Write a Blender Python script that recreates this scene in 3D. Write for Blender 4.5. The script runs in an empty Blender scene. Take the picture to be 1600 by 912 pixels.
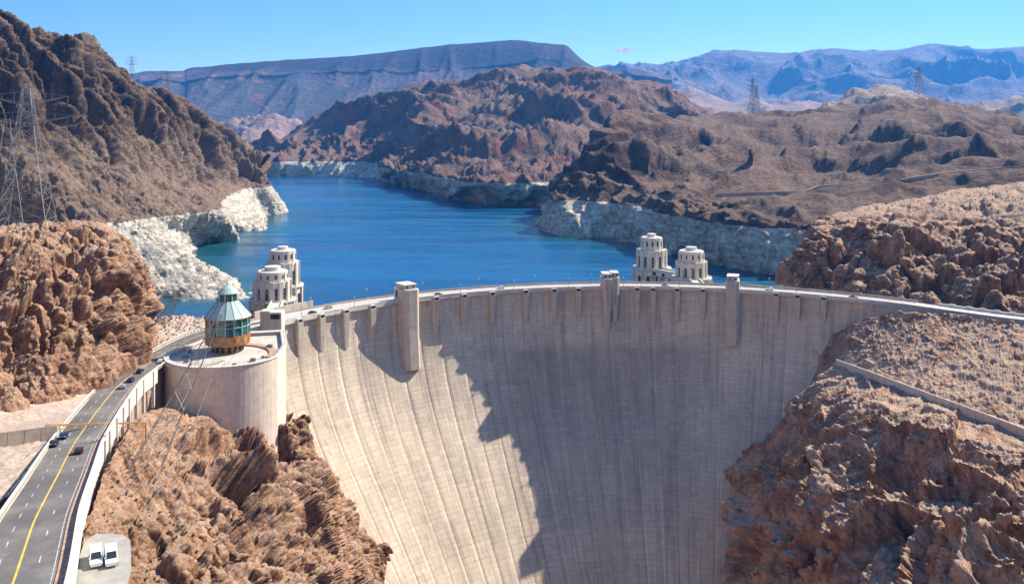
import bpy, bmesh, math, random
import numpy as np
from mathutils import Vector, Matrix
random.seed(7); np.random.seed(7)
PI = math.pi; R = math.radians
sc = bpy.context.scene
COL = sc.collection

# ------------------------------------------------------------------ camera
F = 1400.0; CX = 800.0; HY = 200.0; CZ = 92.0      # crest of the dam is z = 0, metres
cam_d = bpy.data.cameras.new('camera'); cam = bpy.data.objects.new('camera', cam_d); COL.objects.link(cam)
cam_d.sensor_width = 36; cam_d.lens = 36 * F / 1600; cam_d.shift_y = -(456 - HY) / 1600
cam_d.clip_start = 1; cam_d.clip_end = 90000
cam.location = (0, 0, CZ); cam.rotation_euler = (PI / 2, 0, 0)
sc.camera = cam
# ------------------------------------------------------------------ sky, sun, exposure
SUN_EL, SUN_AZ = 43.0, 60.0                        # azimuth clockwise from +Y (upstream)
w = bpy.data.worlds.new('World'); sc.world = w; w.use_nodes = True
nt = w.node_tree; bg = nt.nodes['Background']
sky = nt.nodes.new('ShaderNodeTexSky'); sky.sky_type = 'NISHITA'; sky.sun_disc = False
sky.sun_elevation = R(SUN_EL); sky.sun_rotation = R(SUN_AZ); sky.altitude = 1800
sky.air_density = 1.0; sky.dust_density = 0.15; sky.ozone_density = 3.0
hs = nt.nodes.new('ShaderNodeHueSaturation'); hs.inputs['Saturation'].default_value = 1.15
nt.links.new(sky.outputs[0], hs.inputs['Color']); nt.links.new(hs.outputs[0], bg.inputs[0])
bg.inputs[1].default_value = 0.13
sd = bpy.data.lights.new('sun', 'SUN'); sd.energy = 5.0; sd.angle = R(0.5); sd.color = (1, 0.92, 0.78)
so = bpy.data.objects.new('sun', sd); COL.objects.link(so)
sdir = Vector((math.sin(R(SUN_AZ)) * math.cos(R(SUN_EL)), math.cos(R(SUN_AZ)) * math.cos(R(SUN_EL)), math.sin(R(SUN_EL))))
so.rotation_euler = sdir.to_track_quat('Z', 'Y').to_euler()
sc.view_settings.view_transform = 'Standard'; sc.view_settings.look = 'None'
sc.view_settings.exposure = 1.12; sc.view_settings.gamma = 1
HAZE = 6e-5
sc.cycles.transparent_max_bounces = 32; sc.cycles.max_bounces = 6; sc.cycles.volume_bounces = 0

# ------------------------------------------------------------------ helpers
def W(px, py, d): return ((px - CX) / F * d, d, CZ - (py - HY) / F * d)
def WZ(px, py, z):
    d = F * (CZ - z) / (py - HY); return ((px - CX) / F * d, d, z)

def tag(o, label=None, cat=None, group=None, kind=None):
    if label: o['label'] = label
    if cat: o['category'] = cat
    if group: o['group'] = group
    if kind: o['kind'] = kind
    return o
def empty(name, loc=(0, 0, 0), rz=0.0, label=None, cat=None, group=None):
    o = bpy.data.objects.new(name, None); COL.objects.link(o); o.location = loc; o.rotation_euler = (0, 0, rz)
    return tag(o, label, cat, group)
def copy_tree(o, parent=None):
    c = o.copy(); COL.objects.link(c); c.parent = parent
    for ch in list(o.children): copy_tree(ch, c)
    return c

class MB:
    def __init__(s): s.v = []; s.f = []; s.uv = None
    def add(s, vs, fs):
        n = len(s.v); s.v += [tuple(p) for p in vs]; s.f += [tuple(i + n for i in f) for f in fs]; return s
    def box(s, x0, x1, y0, y1, z0, z1, M=None):
        vs = [(x, y, z) for z in (z0, z1) for x, y in ((x0, y0), (x1, y0), (x1, y1), (x0, y1))]
        if M is not None: vs = [tuple(M @ Vector(p)) for p in vs]
        return s.add(vs, [(3, 2, 1, 0), (4, 5, 6, 7), (0, 1, 5, 4), (1, 2, 6, 5), (2, 3, 7, 6), (3, 0, 4, 7)])
    def prism(s, pts, z0, z1, top=None):
        n = len(pts); t = top or pts
        vs = [(p[0], p[1], z0) for p in pts] + [(p[0], p[1], z1) for p in t]
        return s.add(vs, [tuple(range(n))[::-1], tuple(range(n, 2 * n))] + [(i, (i + 1) % n, n + (i + 1) % n, n + i) for i in range(n)])
    def lathe(s, prof, n=32, cx=0, cy=0, a0=0.0):
        vs = []; m = len(prof)
        for i in range(n):
            a = a0 + 2 * PI * i / n
            vs += [(cx + r * math.cos(a), cy + r * math.sin(a), z) for r, z in prof]
        fs = []
        for i in range(n):
            j = (i + 1) % n
            for k in range(m - 1): fs.append((i * m + k, j * m + k, j * m + k + 1, i * m + k + 1))
        if prof[-1][0] > 0.01: fs.append(tuple(i * m + m - 1 for i in range(n)))
        return s.add(vs, fs)
    def bar(s, a, b, r, r2=None, n=4):
        a = Vector(a); b = Vector(b); d = (b - a)
        if d.length < 1e-6: return s
        q = d.to_track_quat('Z', 'Y'); r2 = r if r2 is None else r2
        vs = []
        for c, rr in ((a, r), (b, r2)):
            for i in range(n):
                t = 2 * PI * (i + .5) / n; vs.append(c + q @ Vector((rr * math.cos(t), rr * math.sin(t), 0)))
        return s.add(vs, [(i, (i + 1) % n, n + (i + 1) % n, n + i) for i in range(n)] + [tuple(range(n))[::-1], tuple(range(n, 2 * n))])
    def build(s, name, mat, parent=None, smooth=False, bevel=0):
        me = bpy.data.meshes.new(name); me.from_pydata(s.v, [], s.f); me.materials.append(mat)
        if smooth: me.shade_smooth()
        o = bpy.data.objects.new(name, me); COL.objects.link(o)
        if parent: o.parent = parent
        if bevel:
            b = o.modifiers.new('bevel', 'BEVEL'); b.width = bevel; b.segments = 2; b.limit_method = 'ANGLE'
        return o

# ------------------------------------------------------------------ numpy noise
_perm = np.random.permutation(256).astype(np.int32); _perm = np.concatenate([_perm, _perm, _perm])
_g = np.random.normal(size=(256, 3)).astype(np.float32); _g /= np.linalg.norm(_g, axis=1)[:, None]
_rj = np.random.rand(256, 3).astype(np.float32)
def perlin(p):
    i = np.floor(p).astype(np.int32); f = (p - i).astype(np.float32); u = f * f * f * (f * (f * 6 - 15) + 10)
    i &= 255; out = np.zeros(len(p), np.float32)
    for dx in (0, 1):
        for dy in (0, 1):
            for dz in (0, 1):
                h = _perm[_perm[_perm[(i[:, 0] + dx) & 255] + ((i[:, 1] + dy) & 255)] + ((i[:, 2] + dz) & 255)]
                g = _g[h]; d = g[:, 0] * (f[:, 0] - dx) + g[:, 1] * (f[:, 1] - dy) + g[:, 2] * (f[:, 2] - dz)
                ww = (u[:, 0] if dx else 1 - u[:, 0]) * (u[:, 1] if dy else 1 - u[:, 1]) * (u[:, 2] if dz else 1 - u[:, 2])
                out += ww * d
    return out * 1.6
def fbm(p, o=4, g=0.5):
    s = 0; a = 1
    for k in range(o): s = s + a * perlin(p * 2 ** k + 17.3 * k); a *= g
    return s
def ridged(p, o=4, g=0.5):
    s = 0; a = 1; wt = 1
    for k in range(o):
        n = 1 - np.abs(perlin(p * 2.05 ** k + 31.7 * k)) * 1.7; n = np.clip(n, 0, 1) ** 2 * wt; s = s + a * n; wt = np.clip(n * 1.6, 0, 1); a *= g
    return s
def billow(p, o=4, g=0.5):
    s = 0; a = 1; n_ = 0
    for k in range(o): s = s + a * np.abs(perlin(p * 2.03 ** k + 23.1 * k)); n_ += a; a *= g
    return s / n_ * 2.2
def worley(p):
    i = np.floor(p).astype(np.int32); f = (p - i).astype(np.float32); cd = np.zeros((len(p), 3), np.float32); f1 = np.full(len(p), 9, np.float32); f2 = f1.copy(); idd = np.zeros(len(p), np.float32)
    for dx in (-1, 0, 1):
        for dy in (-1, 0, 1):
            for dz in (-1, 0, 1):
                h = _perm[_perm[_perm[(i[:, 0] + dx) & 255] + ((i[:, 1] + dy) & 255)] + ((i[:, 2] + dz) & 255)]
                j = _rj[h]; dv = np.stack([j[:, 0] + dx - f[:, 0], j[:, 1] + dy - f[:, 1], j[:, 2] + dz - f[:, 2]], 1); d = (dv ** 2).sum(1)
                m = d < f1; cd[m] = dv[m]; f2 = np.where(m, f1, np.minimum(f2, d)); idd = np.where(m, h / 255.0, idd); f1 = np.where(m, d, f1)
    global _tilt
    _tilt = (cd * (_rj[(idd * 255).astype(np.int32)][:, ::-1] - .5)).sum(1)      # every cell is a facet with a tilt of its own
    return np.sqrt(f1), np.sqrt(f2), idd
def warp(p, s, a):
    q = p * s; o = np.stack([perlin(q), perlin(q + 40.1), perlin(q + 80.7)], 1); return p + o * a

def crag(p, L, rough=1.0, zs=0.6):
    """blocky fractured rock: bulging blocks of size L and smaller, parted by crevices"""
    q = warp(p, 1 / L, L * 0.35) * np.array([1, 1, zs])
    f1, f2, i1 = worley(q / L); e = np.clip((f2 - f1) * 2.2, 0, 1)
    d = L * (0.14 * np.clip(e * 4, 0, 1) + 0.30 * i1 + 1.1 * _tilt - 0.25)
    q2 = warp(p, 2.2 / L, L * 0.12); g1, g2, i2 = worley(q2 / (L * 0.36)); e2 = np.clip((g2 - g1) * 2.2, 0, 1)
    d += L * 0.36 * (0.14 * np.clip(e2 * 4, 0, 1) + 0.30 * i2 + 1.1 * _tilt - 0.2) * rough
    h1, h2, i3 = worley(warp(p, 5 / L, L * .05) / (L * 0.14)); d += L * 0.14 * (0.2 * np.clip((h2 - h1) * 4, 0, 1) + 0.3 * i3 + 1.0 * _tilt - .25) * rough
    return d

def facet(p, L, zs=.6, wa=.35):
    """one level of fractured blocks: tilted plane faces parted by narrow cracks"""
    f1, f2, i1 = worley(warp(p, 1 / L, L * wa) * np.array([1, 1, zs]) / L)
    return L * (0.16 * np.clip((f2 - f1) * 5, 0, 1) + 0.22 * i1 * np.clip((f2 - f1) * 9, 0, 1) + 1.0 * _tilt - 0.22)
def mask(p, L, lo=.35, hi=1.15): return lo + (hi - lo) * np.clip(.5 + .9 * fbm(p / L + 3.3, 2), 0, 1)
def catmull(A, t):
    n = len(A); i = np.clip(np.floor(t).astype(int), 0, n - 2); f = (t - i)[:, None]; f = f.reshape((-1,) + (1,) * (A.ndim - 1))
    p0 = A[np.clip(i - 1, 0, n - 1)]; p1 = A[i]; p2 = A[i + 1]; p3 = A[np.clip(i + 2, 0, n - 1)]
    T = 0.35
    m1 = (p2 - p0) * T; m2 = (p3 - p1) * T
    return (2 * f**3 - 3 * f**2 + 1) * p1 + (f**3 - 2 * f**2 + f) * m1 + (-2 * f**3 + 3 * f**2) * p2 + (f**3 - f**2) * m2
def dens(A, n, wts=None):
    """parameter samples so that spacing follows the mean length between knots"""
    L = np.linalg.norm(np.diff(A, axis=0), axis=2).mean(1) if wts is None else np.array(wts, float)
    c = np.concatenate([[0], np.cumsum(L)]); s = np.linspace(0, c[-1], n)
    return np.interp(s, c, np.arange(len(c)))
def screen(A):
    return np.stack([CX + A[..., 0] / A[..., 1] * F, HY + (CZ - A[..., 2]) / A[..., 1] * F], -1)

def grid_mesh(name, P, mat, attrs=None, flip=False, parent=None, kind='structure'):
    nv, nu = P.shape[:2]; me = bpy.data.meshes.new(name)
    idx = np.arange(nv * nu).reshape(nv, nu)
    q = np.stack([idx[:-1, :-1], idx[:-1, 1:], idx[1:, 1:], idx[1:, :-1]], -1).reshape(-1, 4)
    if flip: q = q[:, ::-1]
    me.vertices.add(nv * nu); me.vertices.foreach_set('co', P.reshape(-1).astype(np.float32))
    me.loops.add(q.size); me.loops.foreach_set('vertex_index', q.reshape(-1).astype(np.int32))
    me.polygons.add(len(q)); me.polygons.foreach_set('loop_start', np.arange(0, q.size, 4, dtype=np.int32))
    me.update(calc_edges=True); me.validate(); me.materials.append(mat)
    o = bpy.data.objects.new(name, me); COL.objects.link(o)
    if parent: o.parent = parent
    if kind: o['kind'] = kind
    return o

def patch(name, rows, nu, nv, disp, mat, flip=False, umode='world', rw=None, post=None):
    if nu * nv > 12000: k_ = .9 if name == 'abutment_rocks' else .745; nu, nv = int(nu * k_), int(nv * k_)
    A = np.array(rows, float)                       # rows x cols x 3 (world)
    B = A
    if umode == 'screen':
        S = screen(A); tv = dens(np.clip(S, -60, 1680), nv, rw); tu = dens(np.clip(S, -60, 1680).transpose(1, 0, 2), nu)
    else:
        tv = dens(A, nv, rw); tu = dens(A.transpose(1, 0, 2), nu)
    G = catmull(A, tv); G = catmull(G.transpose(1, 0, 2), tu).transpose(1, 0, 2)
    U, V = np.meshgrid(tu, tv); stages = disp if isinstance(disp, (list, tuple)) else [disp]
    def blur(Q, n):
        for _ in range(n):
            Q = Q.copy(); Q[1:-1] = (Q[:-2] + Q[1:-1] * 2 + Q[2:]) / 4; Q[:, 1:-1] = (Q[:, :-2] + Q[:, 1:-1] * 2 + Q[:, 2:]) / 4
        return Q
    for si, f_ in enumerate(stages):                # coarse to fine, each along the normals left by the one before
        if si: G = blur(G, 1)
        N = blur(np.cross(np.gradient(G, axis=1), np.gradient(G, axis=0)), (6, 4, 2)[min(si, 2)])
        N /= np.linalg.norm(N, axis=2)[..., None] + 1e-9
        if flip: N = -N
        d = f_(G.reshape(-1, 3), U.reshape(-1), V.reshape(-1)).reshape(nv, nu)
        G = G + N * d[..., None]
    if post: G = post(G, U, V)
    return grid_mesh(name, G, mat)
def seg(v, *kv):
    """piecewise linear amplitude over row parameter v"""
    return np.interp(v, np.arange(len(kv)), kv)

# ------------------------------------------------------------------ materials
def mat(name, rough=0.8, spec=0.3):
    m = bpy.data.materials.new(name); m.use_nodes = True; b = m.node_tree.nodes['Principled BSDF']
    b.inputs['Roughness'].default_value = rough; b.inputs['Specular IOR Level'].default_value = spec
    return m, m.node_tree, b
def N_(nt, t, **kw):
    n = nt.nodes.new(t)
    for k, v in kw.items():
        if k in n.inputs: n.inputs[k].default_value = v
        else: setattr(n, k, v)
    return n
def link(nt, a, b): nt.links.new(a, b)
def c4(c): return (c[0], c[1], c[2], 1)
def noise(nt, scale, detail=6, rough=0.6, vec=None, sc3=None, dist=0):
    if sc3 is not None:
        mp = N_(nt, 'ShaderNodeMapping'); mp.inputs['Scale'].default_value = sc3; link(nt, vec, mp.inputs[0]); vec = mp.outputs[0]
    n = N_(nt, 'ShaderNodeTexNoise'); n.inputs['Scale'].default_value = scale; n.inputs['Detail'].default_value = detail
    n.inputs['Roughness'].default_value = rough; n.inputs['Distortion'].default_value = dist
    if vec is not None: link(nt, vec, n.inputs['Vector'])
    return n.outputs[0]
def ramp(nt, fac, stops):
    r = N_(nt, 'ShaderNodeValToRGB'); e = r.color_ramp.elements
    while len(e) < len(stops): e.new(0.5)
    for i, (p, c) in enumerate(stops):
        e[i].position = p; e[i].color = c4(c) if len(c) == 3 else c
    link(nt, fac, r.inputs[0]); return r.outputs[0]
def mix(nt, fac, a, b, mode='MIX'):
    m = N_(nt, 'ShaderNodeMix', data_type='RGBA', blend_type=mode)
    for s, v in ((0, fac), (6, a), (7, b)):
        if hasattr(v, 'links'): link(nt, v, m.inputs[s])
        else: m.inputs[s].default_value = v if s == 0 else c4(v)
    return m.outputs[2]
def math_(nt, op, a, b=None, c=None, clamp=False):
    m = N_(nt, 'ShaderNodeMath', operation=op, use_clamp=clamp)
    for i, v in enumerate((a, b, c)):
        if v is None: continue
        if hasattr(v, 'links'): link(nt, v, m.inputs[i])
        else: m.inputs[i].default_value = v
    return m.outputs[0]
def mapr(nt, v, a, b, c=0, d=1):
    m = N_(nt, 'ShaderNodeMapRange'); link(nt, v, m.inputs[0])
    for i, x in enumerate((a, b, c, d)): m.inputs[i + 1].default_value = x
    return m.outputs[0]
def bump(nt, b, h, strength, dist, prev=None):
    n = N_(nt, 'ShaderNodeBump'); n.inputs['Strength'].default_value = strength; n.inputs['Distance'].default_value = dist
    link(nt, h, n.inputs['Height'])
    if prev is not None: link(nt, prev, n.inputs['Normal'])
    link(nt, n.outputs[0], b.inputs['Normal']); return n.outputs[0]
def simple(name, col, rough=0.7, var=0.12, scale=1.5, metal=0, spec=0.3, bmp=0.0):
    m, nt, b = mat(name, rough, spec); tc = N_(nt, 'ShaderNodeTexCoord')
    n = noise(nt, scale, 5, .6, tc.outputs['Object']); lo = [c * (1 - var * 2) for c in col]; hi = [min(1, c * (1 + var * 1.4)) for c in col]
    link(nt, ramp(nt, n, [(0.25, lo), (0.75, hi)]), b.inputs['Base Color']); b.inputs['Metallic'].default_value = metal
    if bmp: bump(nt, b, noise(nt, scale * 4, 5, .6, tc.outputs['Object']), 0.5, bmp)
    return m

def rock(name, dark, base, light, dust, L, dust_amt=0.6, ring=None, ringcol=None, bd=0.5, strata=0.0, zcol=None, patches=None):
    """L = size in metres of the main colour patches"""
    m, nt, b = mat(name, 0.92, 0.15); g = N_(nt, 'ShaderNodeNewGeometry'); P = g.outputs['Position']
    n1 = noise(nt, 1 / (L * 3), 5, .65, P, dist=0.6); n2 = noise(nt, 1 / (L * 0.45), 8, .72, P); n3 = noise(nt, 1 / (L * 1.3), 7, .7, P, (1, 1, 0.35))
    c = ramp(nt, n1, [(0.30, dark), (0.5, base), (0.70, light)])
    c = mix(nt, mapr(nt, n3, .50, .66, 0, .6), c, light); c = mix(nt, mapr(nt, n3, .48, .34, 0, .7), c, dark)
    va = noise(nt, 1 / (L * 1.1), 6, .7, P, (1, 1, .12)); big = noise(nt, 1 / (L * 9), 4, .6, P, dist=.5)
    c = mix(nt, math_(nt, 'MULTIPLY', mapr(nt, va, .50, .64, 0, .75), mapr(nt, big, .40, .58, 0, 1)), c, dark)       # desert varnish in streaks
    c = mix(nt, math_(nt, 'MULTIPLY', mapr(nt, va, .48, .34, 0, .6), mapr(nt, big, .60, .42, 0, 1)), c, light)
    sx = N_(nt, 'ShaderNodeSeparateXYZ'); link(nt, g.outputs['Normal'], sx.inputs[0])
    up = mapr(nt, math_(nt, 'ADD', sx.outputs[2], mapr(nt, n2, .3, .7, -.25, .25)), .45, .9, 0, dust_amt)
    c = mix(nt, up, c, dust)
    if patches:                                     # stained outcrops of another tone
        n5 = noise(nt, 1 / patches[1], 4, .6, P, dist=1.0); c = mix(nt, mapr(nt, n5, .55, .62, 0, .75), c, patches[0])
    if zcol:
        sp = N_(nt, 'ShaderNodeSeparateXYZ'); link(nt, P, sp.inputs[0])
        for (za, zb, cc, amt) in zcol:
            zz = math_(nt, 'ADD', sp.outputs[2], mapr(nt, n1, .2, .8, -abs(zb - za), abs(zb - za)))
            c = mix(nt, mapr(nt, zz, za, zb, 0, amt), c, cc)
    if ring is not None:
        sp = N_(nt, 'ShaderNodeSeparateXYZ'); link(nt, P, sp.inputs[0])
        zz = math_(nt, 'ADD', sp.outputs[2], mapr(nt, n3, .2, .8, -1.6, 1.6))
        rc = ramp(nt, n2, [(0.30, ringcol[0]), (0.44, ringcol[1]), (0.62, ringcol[2])])
        sn = noise(nt, 1 / (L * 1.6), 6, .7, P, (1, 1, .5)); rc = mix(nt, mapr(nt, sn, .56, .68, 0, .7), rc, ringcol[3])
        hb = noise(nt, 0.30, 4, .7, P, (.04, .04, 1)); rc = mix(nt, mapr(nt, hb, .45, .60, 0, .6), rc, ringcol[0])
        c = mix(nt, mapr(nt, zz, ring - 0.4, ring + 0.4, 1, 0), c, rc)
    link(nt, mix(nt, 1.0, c, ramp(nt, n2, [(0.28, (.52,) * 3), (0.5, (.95,) * 3), (0.72, (1.3,) * 3)]), 'MULTIPLY'), b.inputs['Base Color'])
    h1 = noise(nt, 1 / (L * 0.5), 10, .72, P); v = N_(nt, 'ShaderNodeTexVoronoi', feature='DISTANCE_TO_EDGE'); v.inputs['Scale'].default_value = 1 / (L * .8)
    wv = mix(nt, 0.25, P, noise(nt, 1 / L, 4, .6, P)) if False else P
    link(nt, wv, v.inputs['Vector'])
    hh = math_(nt, 'ADD', h1, math_(nt, 'MULTIPLY', mapr(nt, v.outputs[0], 0, .15, 0, 1), .12))
    bump(nt, b, hh, 1.0, L * bd)
    return m

def concrete_dam():
    m, nt, b = mat('dam_concrete', 0.85, 0.2); uv = N_(nt, 'ShaderNodeUVMap'); U = uv.outputs[0]   # u, v in metres
    sp = N_(nt, 'ShaderNodeSeparateXYZ'); link(nt, U, sp.inputs[0])
    wob = math_(nt, 'MULTIPLY', noise(nt, .35, 3, .6, U), .5)
    v = math_(nt, 'ADD', sp.outputs[1], wob)
    n1 = noise(nt, .02, 5, .6, U); n2 = noise(nt, 0.5, 8, .7, U)
    st = noise(nt, .28, 7, .72, U, (1, .045, 1)); st2 = noise(nt, .9, 6, .7, U, (1, .03, 1))
    c = ramp(nt, n1, [(0.3, (.56, .445, .32)), (0.7, (.70, .575, .43))])
    pb = N_(nt, 'ShaderNodeCombineXYZ'); link(nt, math_(nt, 'FLOOR', math_(nt, 'DIVIDE', v, 12.3)), pb.inputs[0]); link(nt, math_(nt, 'FLOOR', math_(nt, 'DIVIDE', sp.outputs[0], 12.0)), pb.inputs[1])
    pw = N_(nt, 'ShaderNodeTexWhiteNoise', noise_dimensions='3D'); link(nt, pb.outputs[0], pw.inputs[0]); c = mix(nt, 1.0, c, ramp(nt, pw.outputs[0], [(0, (.90, .90, .91)), (1, (1.05, 1.04, 1.02))]), 'MULTIPLY')
    lk_ = noise(nt, .06, 6, .72, U, (1, .35, 1), 1.5); c = mix(nt, mapr(nt, lk_, .56, .68, 0, .45), c, (.30, .225, .17))
    # every lift has its own tone
    lf = math_(nt, 'FLOOR', math_(nt, 'DIVIDE', v, 2.05)); cf = math_(nt, 'FLOOR', math_(nt, 'DIVIDE', sp.outputs[0], 6.0))
    cb = N_(nt, 'ShaderNodeCombineXYZ'); link(nt, lf, cb.inputs[0]); link(nt, cf, cb.inputs[1])
    wn = N_(nt, 'ShaderNodeTexWhiteNoise', noise_dimensions='3D'); link(nt, cb.outputs[0], wn.inputs[0])
    c = mix(nt, 1.0, c, ramp(nt, wn.outputs[0], [(0, (.92,) * 3), (1, (1.06,) * 3)]), 'MULTIPLY')
    c = mix(nt, mapr(nt, st, .50, .70, 0, .65), c, (.22, .165, .13)); c = mix(nt, mapr(nt, st2, .54, .74, 0, .55), c, (.30, .25, .21))
    c = mix(nt, mapr(nt, st, .44, .30, 0, .55), c, (.62, .54, .45))
    # broad dark stain below the old shutter line in the middle of the face
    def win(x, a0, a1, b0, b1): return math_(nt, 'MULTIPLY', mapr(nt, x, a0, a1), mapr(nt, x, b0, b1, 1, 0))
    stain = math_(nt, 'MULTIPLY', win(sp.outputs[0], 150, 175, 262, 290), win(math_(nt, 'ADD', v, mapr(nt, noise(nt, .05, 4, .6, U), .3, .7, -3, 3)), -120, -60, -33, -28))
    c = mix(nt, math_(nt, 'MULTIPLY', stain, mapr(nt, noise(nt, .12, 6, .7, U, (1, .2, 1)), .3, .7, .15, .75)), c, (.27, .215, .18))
    # grime round the lift joints, 2 m apart, and pour joints
    fr = math_(nt, 'FRACT', math_(nt, 'DIVIDE', v, 2.05)); ln = mapr(nt, math_(nt, 'ABSOLUTE', math_(nt, 'SUBTRACT', fr, .5)), .36, .5, 0, 1)
    fu = math_(nt, 'FRACT', math_(nt, 'DIVIDE', sp.outputs[0], 6.0)); lu = mapr(nt, math_(nt, 'ABSOLUTE', math_(nt, 'SUBTRACT', fu, .5)), .465, .5, 0, 1)
    brk = math_(nt, 'MULTIPLY', mapr(nt, noise(nt, .35, 5, .7, U, (.5, 1.4, 1)), .40, .64, 0.05, .65), mapr(nt, noise(nt, .035, 4, .6, U), .35, .65, .35, 1))
    c = mix(nt, math_(nt, 'MULTIPLY', ln, brk), c, (.22, .175, .14))
    c = mix(nt, math_(nt, 'MULTIPLY', lu, math_(nt, 'MULTIPLY', brk, .9)), c, (.22, .18, .14))
    c = mix(nt, 1.0, c, ramp(nt, n2, [(0.25, (.8,) * 3), (0.75, (1.12,) * 3)]), 'MULTIPLY')
    link(nt, c, b.inputs['Base Color'])
    h = math_(nt, 'SUBTRACT', math_(nt, 'MULTIPLY', n2, .5), math_(nt, 'ADD', math_(nt, 'MULTIPLY', ln, .4), lu))
    bump(nt, b, h, .7, .12); return m
def concrete(name, col, streak=.4, bd=.03, line=0.0):
    m, nt, b = mat(name, .85, .2); g = N_(nt, 'ShaderNodeNewGeometry'); P = g.outputs['Position']
    n = noise(nt, .35, 7, .68, P); st = noise(nt, .8, 6, .7, P, (1, 1, .06))
    c = ramp(nt, n, [(.28, [x * .78 for x in col]), (.72, [min(1, x * 1.12) for x in col])])
    c = mix(nt, mapr(nt, st, .5, .7, 0, streak), c, [x * .5 for x in col])
    if line:
        sp = N_(nt, 'ShaderNodeSeparateXYZ'); link(nt, P, sp.inputs[0])
        fr = math_(nt, 'FRACT', math_(nt, 'DIVIDE', sp.outputs[2], line)); c = mix(nt, mapr(nt, math_(nt, 'ABSOLUTE', math_(nt, 'SUBTRACT', fr, .5)), .44, .5, 0, .45), c, [x * .5 for x in col])
    link(nt, c, b.inputs['Base Color']); bump(nt, b, noise(nt, 3, 6, .7, P), .6, bd); return m

RING = [(.29, .245, .185), (.53, .465, .365), (.72, .645, .525), (.26, .205, .145)]
M = {}
M['left_mtn'] = rock('left_mountain_rock', (.032, .019, .014), (.115, .07, .046), (.225, .145, .095), (.24, .165, .11), 9, .6, 1.0, RING, .35, zcol=[(95, 62, (.29, .20, .14), .55)])
M['center_mtn'] = rock('center_mountain_rock', (.05, .032, .03), (.15, .085, .066), (.25, .15, .11), (.25, .165, .12), 22, .6, 0.0, RING, .3, patches=((.20, .085, .06), 160))
M['right_hill'] = rock('right_hill_rock', (.032, .020, .017), (.11, .06, .043), (.21, .125, .085), (.215, .14, .095), 13, .75, 0.0, RING, .35, patches=((.05, .028, .021), 120))
M['near_rock'] = rock('near_red_rock', (.085, .045, .030), (.29, .165, .11), (.42, .27, .19), (.42, .29, .21), 3.5, .55, None, None, .3, patches=((.36, .19, .09), 16))
M['near_rock_left'] = rock('near_brown_rock', (.07, .034, .022), (.33, .175, .10), (.49, .30, .19), (.48, .325, .22), 2.6, .55, None, None, .3, patches=((.34, .19, .10), 14))
M['slope'] = rock('right_abutment_rock', (.12, .056, .036), (.46, .25, .155), (.58, .37, .25), (.50, .355, .25), 3.2, .8, None, None, .28, patches=((.30, .15, .08), 18))
M['shore_rock'] = rock('shore_rock', (.08, .036, .022), (.32, .165, .095), (.47, .28, .175), (.50, .345, .235), 4, .7, -6.0, RING, .3)
M['mesa'] = rock('mesa_rock', (.05, .04, .045), (.10, .085, .085), (.17, .13, .12), (.12, .12, .12), 90, .7, None, None, .2, zcol=[(500, 560, (.055, .05, .052), .9)], patches=((.27, .15, .115), 420))
M['range'] = rock('far_range_rock', (.13, .10, .10), (.28, .22, .20), (.42, .34, .30), (.38, .31, .27), 160, .5, None, None, .4)
M['pink_hill'] = rock('pink_hill_rock', (.16, .09, .075), (.32, .20, .16), (.42, .30, .24), (.36, .26, .21), 60, .6, None, None, .2)
M['tan_hill'] = rock('tan_hill_rock', (.14, .09, .06), (.30, .215, .15), (.36, .27, .19), (.34, .26, .18), 25, .6, None, None, .2)
M['dirt'] = rock('dirt_ground', (.26, .18, .13), (.40, .29, .215), (.48, .37, .29), (.48, .37, .29), 3, .6, None, None, .08)
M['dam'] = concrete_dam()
M['conc'] = concrete('pale_concrete', (.56, .475, .375)); M['conc_w'] = concrete('white_concrete', (.66, .60, .51), .45)
M['conc_d'] = concrete('weathered_concrete', (.42, .34, .26), .5, line=1.5)
M['bastion'] = concrete('bastion_concrete', (.72, .59, .46), .35, line=0)
M['tower'] = concrete('tower_concrete', (.74, .645, .51), .35)
M['deck'] = simple('deck_concrete', (.50, .46, .41), .9, .15, .6)
M['terrace'] = simple('terrace_paving', (.52, .46, .38), .9, .14, .25)
M['asphalt'] = None
M['dark'] = simple('dark_opening', (.03, .027, .025), .5, .1)
M['dglass'] = simple('dark_window_glass', (.035, .04, .045), .12, .1, spec=.6)
M['steel'] = simple('galvanised_steel', (.27, .26, .25), .5, .15, metal=.3)
M['copper'] = simple('copper_cladding', (.40, .19, .075), .5, .3, .6, metal=.3)
M['verdi'] = simple('verdigris_roof', (.38, .52, .46), .5, .15, .35)
M['amber'] = simple('amber_glass', (.22, .10, .03), .12, .4, .4, spec=.8)
M['tealglass'] = simple('teal_glass', (.03, .13, .115), .1, .4, .4, spec=.8)
M['yellow'] = simple('yellow_paint', (.70, .46, .08), .7, .2, .5); M['white'] = simple('white_paint', (.5, .49, .46), .7, .35, .9)
M['rust'] = simple('rusty_steel', (.42, .22, .08), .8, .3, .8); M['walk'] = simple('brick_walkway', (.48, .29, .20), .9, .3, 1.2)
M['twig'] = simple('dry_twigs', (.25, .20, .15), .9, .2); M['scrub'] = simple('dry_scrub', (.16, .145, .075), .9, .35, .4)
M['rubber'] = simple('tyre_rubber', (.02, .02, .02), .9, .1)
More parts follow.
